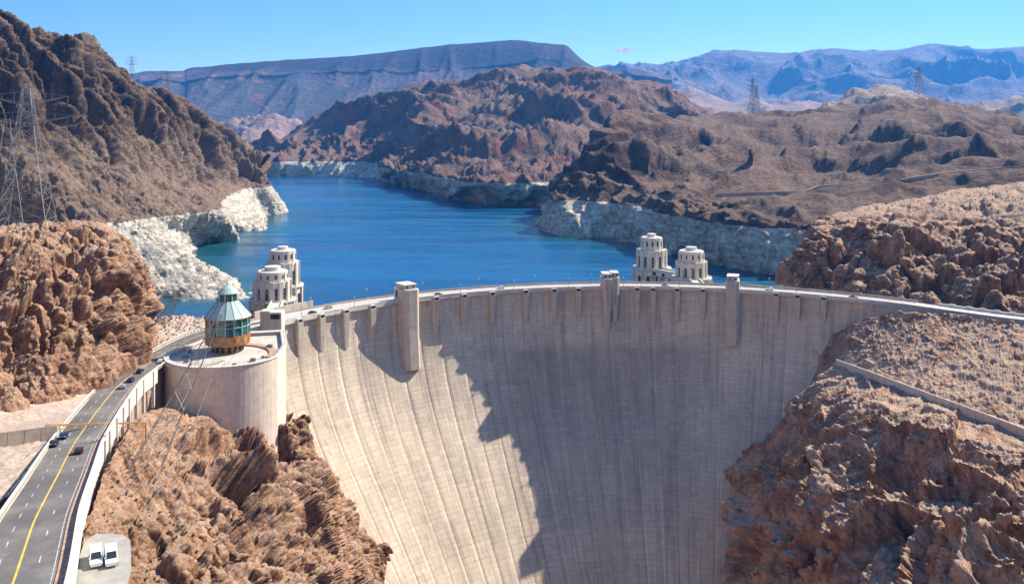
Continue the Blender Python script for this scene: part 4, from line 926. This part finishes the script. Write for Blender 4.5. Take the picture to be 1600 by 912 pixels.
# right-hand crest road beyond the arch
rr_ = np.array([DP(TB - .05, DR + 6.5, .02), DP(TB - .0, DR + 6.5, .02), W(1440, 476, 464), W(1520, 486, 448), W(1600, 497, 432), W(1800, 530, 405)], float)
rr_[:, 2] = [.02, .02, 0, -.4, -.2, 0]
tt2 = dens(rr_[:, None], 50); RC2 = catmull(rr_, tt2); D2 = np.gradient(RC2, axis=0); N2 = np.stack([D2[:, 1], -D2[:, 0], 0 * D2[:, 0]], 1); N2 /= np.linalg.norm(N2, axis=1)[:, None]
_sv = (RC, RN_, RS, RD); RC, RN_, RD = RC2, N2, D2; RS = np.concatenate([[0], np.cumsum(np.linalg.norm(np.diff(RC, axis=0), axis=1))])
ribbon(-6.8, 6.9, -.01, -.01, 0, 50, .6, M['deck'], 'road', kind='structure')
rw_ = empty('road_parapet', tuple(RC[25]), 0, 'pale parapet wall of the road running right from the crest', 'parapet')
for k in range(0, 48, 3):
    under(ribbon(7.0, 7.5, 1.2, 1.2, k, min(k + 4, 50), 8, M['conc'], 'wall_panel'), rw_)
rw2 = empty('barrier', tuple(RC[35]), 0, 'row of chunky white barrier blocks on the far side of the right road', 'barrier')
for k in range(10, 49):
    c_ = (RC[k] * .5 + RC[min(k + 1, 49)] * .5) - RN_[k] * 7.4; an = math.atan2(RD[k][1], RD[k][0]); Mx = Matrix.Translation(tuple(c_)) @ Matrix.Rotation(an, 4, 'Z')
    h_ = 1.1 + .5 * ((k * 7) % 3 == 0); under(MB().box(-1.35, 1.35, -.5, .5, -.6, h_, Mx).build('barrier_block', M['conc_w']), rw2)
RC_R, RN_R, RS_R = RC, RN_, RS
RC, RN_, RS, RD = _sv
# retaining wall stepping down the right slope
wp = [W(1308, 566, 444), W(1340, 577, 430), W(1400, 600, 405), W(1450, 620, 388), W(1500, 638, 372), W(1550, 656, 358), W(1600, 676, 344), W(1680, 712, 326)]
#PART4
# ------------------------------------------------------------------ vehicles
def paint(name, col): 
    m, nt, b = mat(name, .3, .5); b.inputs['Base Color'].default_value = c4(col); b.inputs['Coat Weight'].default_value = .4; return m
PT = {'black': paint('black_paint', (.02, .02, .024)), 'navy': paint('navy_paint', (.02, .03, .07)), 'white': paint('van_white_paint', (.8, .8, .8)), 'silver': paint('silver_paint', (.4, .41, .43)), 'red': paint('maroon_paint', (.07, .018, .018)), 'grey': paint('grey_paint', (.12, .12, .13))}
M['lamp'] = simple('headlamp', (.7, .7, .65), .2, .05); M['tail'] = simple('tail_lamp', (.4, .02, .02), .3, .05)
def profile_body(xs, half, tuck=.12):
    """xs = list of (x, z_low, z_high); extrude across with slightly drawn-in top edges"""
    m = MB(); n = len(xs)
    lo = [(x, a) for x, a, b in xs]; hi = [(x, b) for x, a, b in xs]; out = lo + hi[::-1]; k = len(out)
    zmid = .75
    def ring(y, q): return [(x, y, z) for x, z in out]
    rows = [(-half + tuck, 1), (-half, 0), (half, 0), (half - tuck, 1)]
    vs = []
    for y, t in rows:
        for x, z in out:
            vs.append((x * (1 - .015 * t), y, z - (.05 * t if z > 1 else -.03 * t)))
    fs = [tuple(range(k)), tuple(3 * k + i for i in range(k))[::-1]]
    for r in range(3):
        for i in range(k): fs.append((r * k + i, (r + 1) * k + i, (r + 1) * k + (i + 1) % k, r * k + (i + 1) % k))
    return m.add(vs, fs)
def car(loc, rz, col, label, kind='car', sc_=1.0, group=None, pitch=0):
    t = empty('parked_car' if 'parked' in label else kind, loc, rz, label, 'van' if kind == 'van' else 'car', group); t.scale = (sc_,) * 3; t.rotation_euler = (0, pitch, rz)
    if kind == 'van':
        L, Wd = 5.2, .98
        body = profile_body([(-2.6, .45, 1.0), (-2.6, .4, 1.2), (-1.4, .32, 1.2), (1.5, .32, 1.15), (2.35, .35, 1.0), (2.6, .45, .85)], Wd)
        cab = [(-2.55, 1.18, 1.2), (-2.4, 1.18, 2.0), (-2.1, 1.18, 2.12), (.7, 1.15, 2.12), (.95, 1.13, 2.02), (1.75, 1.1, 1.14)]; ch = .9
    else:
        L, Wd = 4.5, .92
        body = profile_body([(-2.2, .42, .8), (-2.1, .35, .98), (-1.2, .28, 1.0), (1.0, .28, .96), (2.0, .32, .82), (2.25, .42, .65)], Wd)
        cab = [(-1.7, .95, .99), (-1.2, .95, 1.38), (-.9, .95, 1.44), (.2, .94, 1.46), (.4, .93, 1.4), (1.1, .92, .97)]; ch = .78
    b = body.build('body', PT[col], t, smooth=False, bevel=.05)
    profile_body(cab, ch, .14).build('cabin', PT[col], t, bevel=.04)
    x0, z0 = cab[-1][0], cab[-1][2]; x1, z1 = cab[-2][0], cab[-2][2]
    def pane(pts, nm):
        m = MB(); m.add(pts, [(0, 1, 2, 3)]); return m.build(nm, M['dglass'], t)
    e = .05; nx, nz = (z1 - z0), (x0 - x1); ln = math.hypot(nx, nz); nx, nz = nx / ln * e, nz / ln * e; w2 = ch - .13
    pane([(x0 - .06 + nx, -w2, z0 + .06 + nz), (x0 - .06 + nx, w2, z0 + .06 + nz), (x1 + nx, w2 - .08, z1 - .04 + nz), (x1 + nx, -w2 + .08, z1 - .04 + nz)], 'windscreen')
    zl, zh = cab[0][2] + .1, cab[2][2] - .14
    for s in (-1, 1):
        for (xa, xb) in ((cab[1][0] + .1, (cab[1][0] + cab[-2][0]) / 2 - .05), ((cab[1][0] + cab[-2][0]) / 2 + .05, cab[-2][0] + .2)):
            pane([(xa, s * (ch + .012), zl), (xb, s * (ch + .012), zl), (xb - .06, s * (ch + .012), zh), (xa, s * (ch + .012), zh)], 'side_window')
    xr = cab[0][0] - .05; pane([(xr - .02, -w2, zl), (xr - .02, w2, zl), (cab[1][0] - .03, w2 - .1, zh + .02), (cab[1][0] - .03, -w2 + .1, zh + .02)], 'rear_window')
    for x in (-L * .3, L * .3):
        for s in (-1, 1):
            q = MB(); vs = []; n = 14
            for k in range(n):
                a = 2 * PI * k / n; vs += [(x + .34 * math.cos(a), s * (Wd - .16), .34 + .34 * math.sin(a)), (x + .34 * math.cos(a), s * (Wd + .03), .34 + .34 * math.sin(a))]
            q.add(vs, [(2 * k, 2 * k + 1, (2 * k + 3) % (2 * n), (2 * k + 2) % (2 * n)) for k in range(n)] + [tuple(2 * k + 1 for k in range(n)), tuple(2 * k for k in range(n))[::-1]]); wh = q.build('wheel', M['rubber'], t)
            q = MB(); q.lathe([(.19, 0), (.19, .02)], 10); rim = q.build('rim', M['steel'], wh); rim.rotation_euler = (PI / 2 * -s, 0, 0); rim.location = (x, s * (Wd + .035), .34)
    for s in (-1, 1):
        MB().box(L / 2 - .22, L / 2 - .06, s * Wd * .72 - .15, s * Wd * .72 + .15, .68, .84).build('headlight', M['lamp'], t)
        MB().box(-L / 2 - .03, -L / 2 + .1, s * Wd * .74 - .12, s * Wd * .74 + .12, .7, .95).build('tail_light', M['tail'], t)
        MB().box(cab[-1][0] - .35, cab[-1][0] - .2, s * (ch + .12) - .1, s * (ch + .12) + .1, zl - .05, zl + .12).build('mirror', PT[col], t)
    MB().box(L / 2 - .1, L / 2 + .06, -Wd * .8, Wd * .8, .38, .55).build('bumper', M['rubber'] if col != 'white' else PT['white'], t)
    return t
def road_at(px, py):
    """nearest road sample that projects to this image point, with its side offset"""
    best = None
    for i in range(0, len(RC) - 1):
        for o_ in np.linspace(-4.6, 4.6, 21):
            p_ = RC[i] + RN_[i] * o_; x = CX + p_[0] / p_[1] * F; y = HY + (CZ - p_[2]) / p_[1] * F; e = (x - px)**2 + (y - py)**2
            if best is None or e < best[0]: best = (e, i, o_)
    return best[1], best[2]
def road_car(px, py, col, label, toward, kind='car'):
    i, o_ = road_at(px, py); p_ = RC[i] + RN_[i] * o_; d_ = RD[i] if not toward else -RD[i]
    return car((p_[0], p_[1], p_[2] + .03), math.atan2(d_[1], d_[0]), col, label, kind, group='cars driving on the left road', pitch=-math.atan2(d_[2], math.hypot(d_[0], d_[1])))
road_car(100, 684, 'navy', 'dark blue car left of the yellow line just below the rusty beam', True)
road_car(85, 697, 'black', 'black car right behind the dark blue one, close to the left parapet', True)
road_car(124, 708, 'red', 'very dark red car alone right of the yellow line, nearest to the white parking pad', False)
road_car(176, 598, 'grey', 'grey car by the left parapet where the road meets the brown rock', True)
road_car(193, 607, 'silver', 'silver car in the right lanes, lowest of the three in line before the bend', False)
road_car(205, 596, 'navy', 'navy car in the right lanes between the silver and the black car', False)
road_car(219, 583, 'black', 'black car foremost of the three in the right lanes, nearing the round bastion', False)
road_car(204, 573, 'black', 'black car in the left lane next to the parapet and the rock foot', True)
road_car(231, 560, 'grey', 'dark grey car farthest up the left road, beside the sandy ground', True)
road_car(252, 566, 'white', 'white car on the road beside the round bastion wall', False)
for (x, y, lab, dx) in ((148, 879, 'white van parked on the concrete pad, left of the pair', 0), (172, 878, 'white van parked on the concrete pad, right of the pair', 0)):
    p_ = WZ(x, y, VZ); car((p_[0], p_[1] + .4, VZ + .01), R(-64), 'white', lab, 'van', .98, 'white vans parked side by side')
p_ = WZ(130, 608, 7.2); car((p_[0], p_[1], 7.6), R(60), 'black', 'black parked car at the tip of the lay-by beside the rock', 'car')
p_ = W(251, 592, 332); 
def crest_car(px, o_, col, label, kind='car', rev=0):
    th = th_px(px); p_ = DP(th, DR + o_, .04); car(p_, -th + (PI if rev else 0), col, label, kind, group='cars crossing the dam crest')
crest_car(497, 4.4, 'navy', 'navy car on the dam crest near its left end')
crest_car(528, 8.5, 'silver', 'silver car on the crest road left of the tall left crest tower', rev=1)
crest_car(690, 4.4, 'black', 'black car on the crest just right of the tall left crest tower')
crest_car(790, 8.6, 'white', 'white car on the crest left of the middle double tower', rev=1)
crest_car(1040, 4.4, 'grey', 'grey car on the crest in front of the right intake towers')
crest_car(1200, 8.6, 'white', 'white car on the crest just right of the right crest tower', rev=1)
crest_car(1330, 4.4, 'red', 'dark red car on the crest near its right end')
# ------------------------------------------------------------------ lamp posts on the crest
def lamp(loc, first=[None]):
    if first[0] is None:
        t = empty('street_lamp', loc, 0, 'slim grey lamp post with round white globe on the crest parapet', 'street lamp', 'lamp posts along the crest')
        m = MB(); m.bar((0, 0, 0), (0, 0, 4.2), .14, .09, 6); m.build('post', M['steel'], t); m = MB(); m.lathe([(.05, 4.1), (.34, 4.3), (.42, 4.6), (.3, 4.9), (.03, 5.0)], 10); m.build('globe', M['white'], t); first[0] = t
    else: t = copy_tree(first[0]); t.location = loc
for k in range(22):
    th = th_px(470) + (th_px(1390) - th_px(470)) * k / 21; lamp(DP(th, DR + 13.6 if k % 2 else DR - .6, 1.2))
# ------------------------------------------------------------------ lattice pylons
def pylon(px, py, d, h, wbase, lean, label, z=None, thick=.12, wires=True, name='power_pylon', rz=.4, arms=3, seed=1, bend=0.0, tilt_y=0):
    X, Y, Z = W(px, py, d); t = empty(name, (X, Y, Z), 0, label, 'pylon'); rr = random.Random(seed); cr, sr = math.cos(rz), math.sin(rz)
    def at(f, sx, sy):                               # f 0..1 up the mast
        hw = wbase / 2 * (1 - f) ** 1.15 * .85 + wbase * .075; x, y = sx * hw, sy * hw
        return Vector((x * cr - y * sr + lean * h * (f + bend * f * f), x * sr + y * cr + tilt_y * h * f, f * h))
    C4 = ((-1, -1), (1, -1), (1, 1), (-1, 1)); n = 9; fr = [1 - (1 - i / n) ** 1.25 * 1.0 for i in range(n + 1)]
    for c in C4:
        m = MB()
        for a, b in zip(fr[:-1], fr[1:]): m.bar(at(a, *c), at(b, *c), thick)
        m.build('leg', M['steel'], t)
    for a, b in zip(fr[:-1], fr[1:]):
        m = MB()
        for i in range(4):
            c, e = C4[i], C4[(i + 1) % 4]; m.bar(at(a, *c), at(b, *e), thick * .6); m.bar(at(a, *e), at(b, *c), thick * .6); m.bar(at(b, *c), at(b, *e), thick * .6)
            mid = (at(a, *c) + at(b, *e)) / 2; m.bar(mid, (at(a, *c) + at(a, *e)) / 2, thick * .4); m.bar(mid, (at(b, *c) + at(a, *c)) / 2, thick * .4)
        m.build('bracing', M['steel'], t)
    for k in range(arms):
        f = .66 + .13 * k; L = wbase * (.95 - .1 * k); m = MB()
        for s in (-1, 1):
            tip = at(f, 0, 0) + Vector((s * L * cr, s * L * sr, .03 * h))
            for c in C4: m.bar(at(f - .03, *c), tip, thick * .6)
            m.bar(at(f + .06, 0, 0), tip, thick * .5)
            for q in (.3, .6): m.bar(at(f - .03, 0, 0).lerp(tip, q), at(f + .06, 0, 0).lerp(tip, q), thick * .4)
            m.bar(tip, tip - Vector((0, 0, h * .045)), thick * .5)
        m.build('crossarm', M['steel'], t)
    return t
pylon(42, 374, 392, 66, 22, 0.0, 'large grey lattice pylon standing on the brown rock at the far left', thick=.19, seed=2, rz=.25, bend=0)
pylon(8, 352, 420, 50, 15, .02, 'smaller lattice pylon cut by the left picture edge behind the large one', thick=.12, seed=3, rz=.5)
pylon(1176, 180, 1890, 78, 17, 0, 'twin armed lattice pylon on the ridge right of centre', thick=.42, seed=4)
pylon(1182, 182, 1930, 64, 15, 0, 'slightly lower lattice pylon close beside the taller one on the ridge right of centre', thick=.38, seed=5, rz=.9)
pylon(1436, 153, 1900, 66, 17, 0, 'single lattice pylon on the dark summit at the right', thick=.42, seed=6)
pylon(206, 126, 1230, 34, 9, 0, 'tiny lattice pylon on the skyline of the left mountain', thick=.16, seed=7)
pylon(262, 152, 1290, 36, 9, 0, 'small dark pylon on the left ridge in front of the mesa', thick=.22, seed=8)
pylon(222, 742, 225, 36, 8.0, .36, 'leaning lattice pylon on the rocks below the bastion, tipping out over the gorge', thick=.08, seed=9, rz=.3, tilt_y=.55)
pylon(252, 506, 420, 17, 7, .55, 'half toppled lattice pylon on the sandy shore behind the road', thick=.14, seed=10, rz=.3)
# wires hanging from the leaning pylon
def cable(a, b, sag, r, name, label, mt, n=16, cat='cable'):
    a, b = Vector(a), Vector(b); m = MB(); P = [a.lerp(b, i / n) - Vector((0, 0, sag * 4 * (i / n) * (1 - i / n))) for i in range(n + 1)]
    for p1, p2 in zip(P[:-1], P[1:]): m.bar(p1, p2, r)
    o = m.build(name, mt); tag(o, label, cat); return o
cable(W(318, 575, 265), W(372, 545, 335), 3, .07, 'cable', 'upper thin cable from the leaning pylon to the bastion terrace', M['steel'])
cable(W(300, 600, 258), W(190, 770, 195), 2, .08, 'cable', 'thin cable slanting down over the rocks left of the leaning pylon', M['steel'])
cable(W(330, 590, 262), W(215, 812, 185), 4, .08, 'cable', 'longest slack cable slanting across the orange rocks below the bastion', M['steel'])
# log boom on the water
pp = [WZ(1150, 436, -40.8), WZ(1190, 433, -40.8), WZ(1225, 436, -40.8), WZ(1262, 444, -40.8)]
cable(W(1158, 441, 620), W(1300, 440, 545), 3, .22, 'boom_line', 'pale curved line strung over green water by the right shore', M['conc_w'])
# hill road: pale bench cut along the right hill
hr = [(1120, 306, 1010), (1150, 304, 990), (1200, 302, 968), (1260, 300, 955), (1280, 293, 958), (1330, 289, 950), (1400, 284, 940), (1440, 277, 936), (1500, 270, 932), (1600, 262, 915), (1720, 255, 900)]
hp_ = [Vector(W(*q)) for q in hr]
def strip(pts, wd, dz, name, mt, kind='structure', ht=1.2):
    P = catmull(np.array([tuple(q) for q in pts])[:, None], np.linspace(0, len(pts) - 1, 60))[:, 0]; D = np.gradient(P, axis=0); Nn = np.stack([D[:, 1], -D[:, 0], 0 * D[:, 0]], 1); Nn /= np.linalg.norm(Nn, axis=1)[:, None]
    m = MB()
    for i in range(60):
        for e, z in ((-wd, dz - ht), (-wd, dz), (wd, dz), (wd, dz - ht)): q = P[i] + Nn[i] * e; m.v.append((q[0], q[1], q[2] + z))
    for i in range(59):
        for j in range(4): m.f.append((i * 4 + j, i * 4 + (j + 1) % 4, i * 4 + 4 + (j + 1) % 4, i * 4 + 4 + j))
    o = m.build(name, mt); o['kind'] = kind; return o
strip([q + Vector((0, 3, 1)) for q in hp_], 1.6, .6, 'hill_road', M['dirt'], ht=4)
# ------------------------------------------------------------------ dry scrub and dead saplings, set on the rock by ray casting
bpy.context.view_layer.update(); dg = bpy.context.evaluated_depsgraph_get()
from mathutils.bvhtree import BVHTree
trees_ = {}
def tree_of(names):
    out = []
    for o in sc.objects:
        if o.type == 'MESH' and o.name.split('.')[0] in names:
            if o.name not in trees_: trees_[o.name] = BVHTree.FromObject(o, dg)
            out.append(trees_[o.name])
    return out
BT = tree_of({'abutment_slope', 'abutment_rocks', 'rock_outcrop', 'roadside_ground', 'ground_slope'})
def drop(x, y, z0=140):
    best = None
    for b in BT:
        h = b.ray_cast(Vector((x, y, z0)), Vector((0, 0, -1)))
        if h[0] is not None and (best is None or h[0].z > best[0].z): best = (h[0], h[1])
    return best
def pick(px, py):
    dr = (Vector(W(px, py, 100)) - Vector((0, 0, CZ))).normalized(); best = None
    for b in BT:
        h = b.ray_cast(Vector((0, 0, CZ)), dr)
        if h[0] is not None and (best is None or h[3] < best[2]): best = (h[0], h[1], h[3])
    return best
wq = [(1306, 566), (1340, 578), (1370, 590), (1400, 601), (1450, 620), (1500, 639), (1550, 657), (1600, 677), (1660, 700)]
wp = []
for x, y in wq:
    h = pick(x, y + 6); wp.append(Vector(h[0]) if h else Vector(W(x, y, 380)))
wp = [wp[0]] + [(wp[i - 1] + wp[i] * 2 + wp[i + 1]) / 4 for i in range(1, len(wp) - 1)] + [wp[-1]]
rwl = empty('retaining_wall', wp[2], 0, 'long pale wall running down the rocky slope right of the dam', 'wall')
for i in range(len(wp) - 1):
    for j in range(4):
        a, b = Vector(lerp(wp[i], wp[i + 1], j / 4 + .004)), Vector(lerp(wp[i], wp[i + 1], (j + 1) / 4 - .004)); m = MB()
        zt = 3.4; m.add([tuple(a + Vector((0, -.3, -5))), tuple(b + Vector((0, -.3, -5))), tuple(b + Vector((0, -.2, zt))), tuple(a + Vector((0, -.2, zt))), tuple(a + Vector((.4, 1.0, -5))), tuple(b + Vector((.4, 1.0, -5))), tuple(b + Vector((.4, .8, zt))), tuple(a + Vector((.4, .8, zt)))],
              [(0, 1, 2, 3), (5, 4, 7, 6), (3, 2, 6, 7), (0, 3, 7, 4), (1, 5, 6, 2)])
        under(m.build('wall_panel', M['conc']), rwl)
rs = random.Random(12)
def scrub(name, regions, n, smin, smax, mt, twigs=9):
    m = MB(); k = 0
    for _ in range(n * 3):
        if k >= n: break
        (x0, x1, y0, y1) = rs.choice(regions); h = pick(rs.uniform(x0, x1), rs.uniform(y0, y1))
        if h is None or h[1].z < .35: continue
        s = rs.uniform(smin, smax); c = h[0]; k += 1
        for j in range(twigs):
            a = rs.uniform(0, 2 * PI); e = rs.uniform(.1, 1.3); dv = Vector((math.cos(a) * math.cos(e), math.sin(a) * math.cos(e), math.sin(e))) * s * rs.uniform(.6, 1); sd_ = dv.cross(Vector((rs.uniform(-1, 1), rs.uniform(-1, 1), 1))).normalized() * s * .22
            b_ = c + dv * .35; m.add([c - Vector((0, 0, .1)), b_ + sd_, c + dv, b_ - sd_], [(0, 1, 2, 3)])
    o = m.build(name, mt); o['kind'] = 'stuff'; return o
scrub('desert_scrub', [(1330, 1600, 490, 660), (1250, 1600, 600, 680), (1400, 1600, 640, 740)], 520, .5, 1.3, M['scrub'])
scrub('desert_scrub', [(250, 330, 490, 540), (0, 230, 350, 640), (160, 460, 600, 912)], 420, .3, .9, M['scrub'])
scrub('desert_scrub', [(1270, 1600, 290, 470)], 350, .6, 1.5, M['scrub'])
def sapling(px, py, h, label, seed):
    hit = pick(px, py)
    if hit is None: return
    r_ = random.Random(seed); t = empty('dead_sapling', hit[0] - Vector((0, 0, .3)), 0, label, 'dead tree'); m = MB(); m.bar((0, 0, 0), (0, 0, h * .5), h * .018, h * .012, 5); m.build('trunk', M['twig'], t)
    def br(p, d, L, r, lv):
        m2.bar(p, p + d * L, r, r * .6, 3)
        if lv: 
            for _ in range(3): br(p + d * L * r_.uniform(.4, 1), (d + Vector((r_.uniform(-1, 1), r_.uniform(-1, 1), r_.uniform(-.2, .7))) * .8).normalized(), L * .62, r * .6, lv - 1)
    for k in range(6):
        m2 = MB(); a = r_.uniform(0, 6.28); br(Vector((0, 0, h * r_.uniform(.15, .5))), Vector((math.cos(a) * .7, math.sin(a) * .7, .8)).normalized(), h * .38, h * .01, 3); m2.build('branch', M['twig'], t)
sapling(1459, 672, 5.5, 'dark upright dead sapling below the long pale slope wall', 1)
sapling(1540, 650, 4.5, 'spreading dead bush against the pale slope wall at the right', 2)
sapling(1500, 600, 5, 'grey dead bush above the middle of the pale slope wall', 3)
sapling(1440, 585, 4, 'low tangle of dry branches on the slope just above the pale wall\'s upper half', 4)
sapling(215, 690, 4, 'thin bare sapling on the rocks right of the road wall', 5)
sapling(300, 780, 3, 'small bare sapling on the brown rocks above the white vans', 6)
# cloud: a small bank of thin, see-through puffs far beyond the range, outside the haze
_t2 = m_cl.node_tree; _t2.nodes.clear(); _ns = _t2.nodes.new; _oo = _ns('ShaderNodeOutputMaterial'); _tp = _ns('ShaderNodeBsdfTransparent'); _tr = _ns('ShaderNodeBsdfTranslucent'); _df = _ns('ShaderNodeBsdfDiffuse'); _a = _ns('ShaderNodeMixShader'); _b = _ns('ShaderNodeMixShader')
_tr.inputs[0].default_value = (1, 1, 1, 1); _df.inputs[0].default_value = (1, 1, 1, 1); _a.inputs[0].default_value = .35; _b.inputs[0].default_value = .42
_t2.links.new(_tr.outputs[0], _a.inputs[1]); _t2.links.new(_df.outputs[0], _a.inputs[2]); _t2.links.new(_a.outputs[0], _b.inputs[1]); _t2.links.new(_tp.outputs[0], _b.inputs[2]); _t2.links.new(_b.outputs[0], _oo.inputs[0])
m = MB(); cx_, cy_, cz_ = W(974, 79, 21500)
for i in range(26):
    u_ = max(-1, min(1, rs.gauss(0, .45))); h_ = 1.1 - abs(u_); r_ = rs.uniform(30, 60) * h_; c = Vector((cx_ + u_ * 300, cy_ + (i - 13) * 26, cz_ + rs.uniform(-8, 22) * h_))
    b = bmesh.new(); bmesh.ops.create_icosphere(b, subdivisions=3, radius=1); cv = np.array([v.co for v in b.verts]); cr = 1 + .5 * fbm(cv * 1.7 + i * 3.1, 3); n = len(m.v)
    m.v += [tuple(Vector((q[0] * r_ * 2.0, q[1] * r_, q[2] * r_ * .8)) * float(k) + c) for q, k in zip(cv, cr)]; m.f += [tuple(v.index + n for v in f.verts) for f in b.faces]; b.free()
o = m.build('cloud', m_cl, smooth=True); o['kind'] = 'structure'
print('objects', len(sc.objects), 'tris', sum(len(o.data.loops) - 2 * len(o.data.polygons) for o in sc.objects if o.type == 'MESH'))
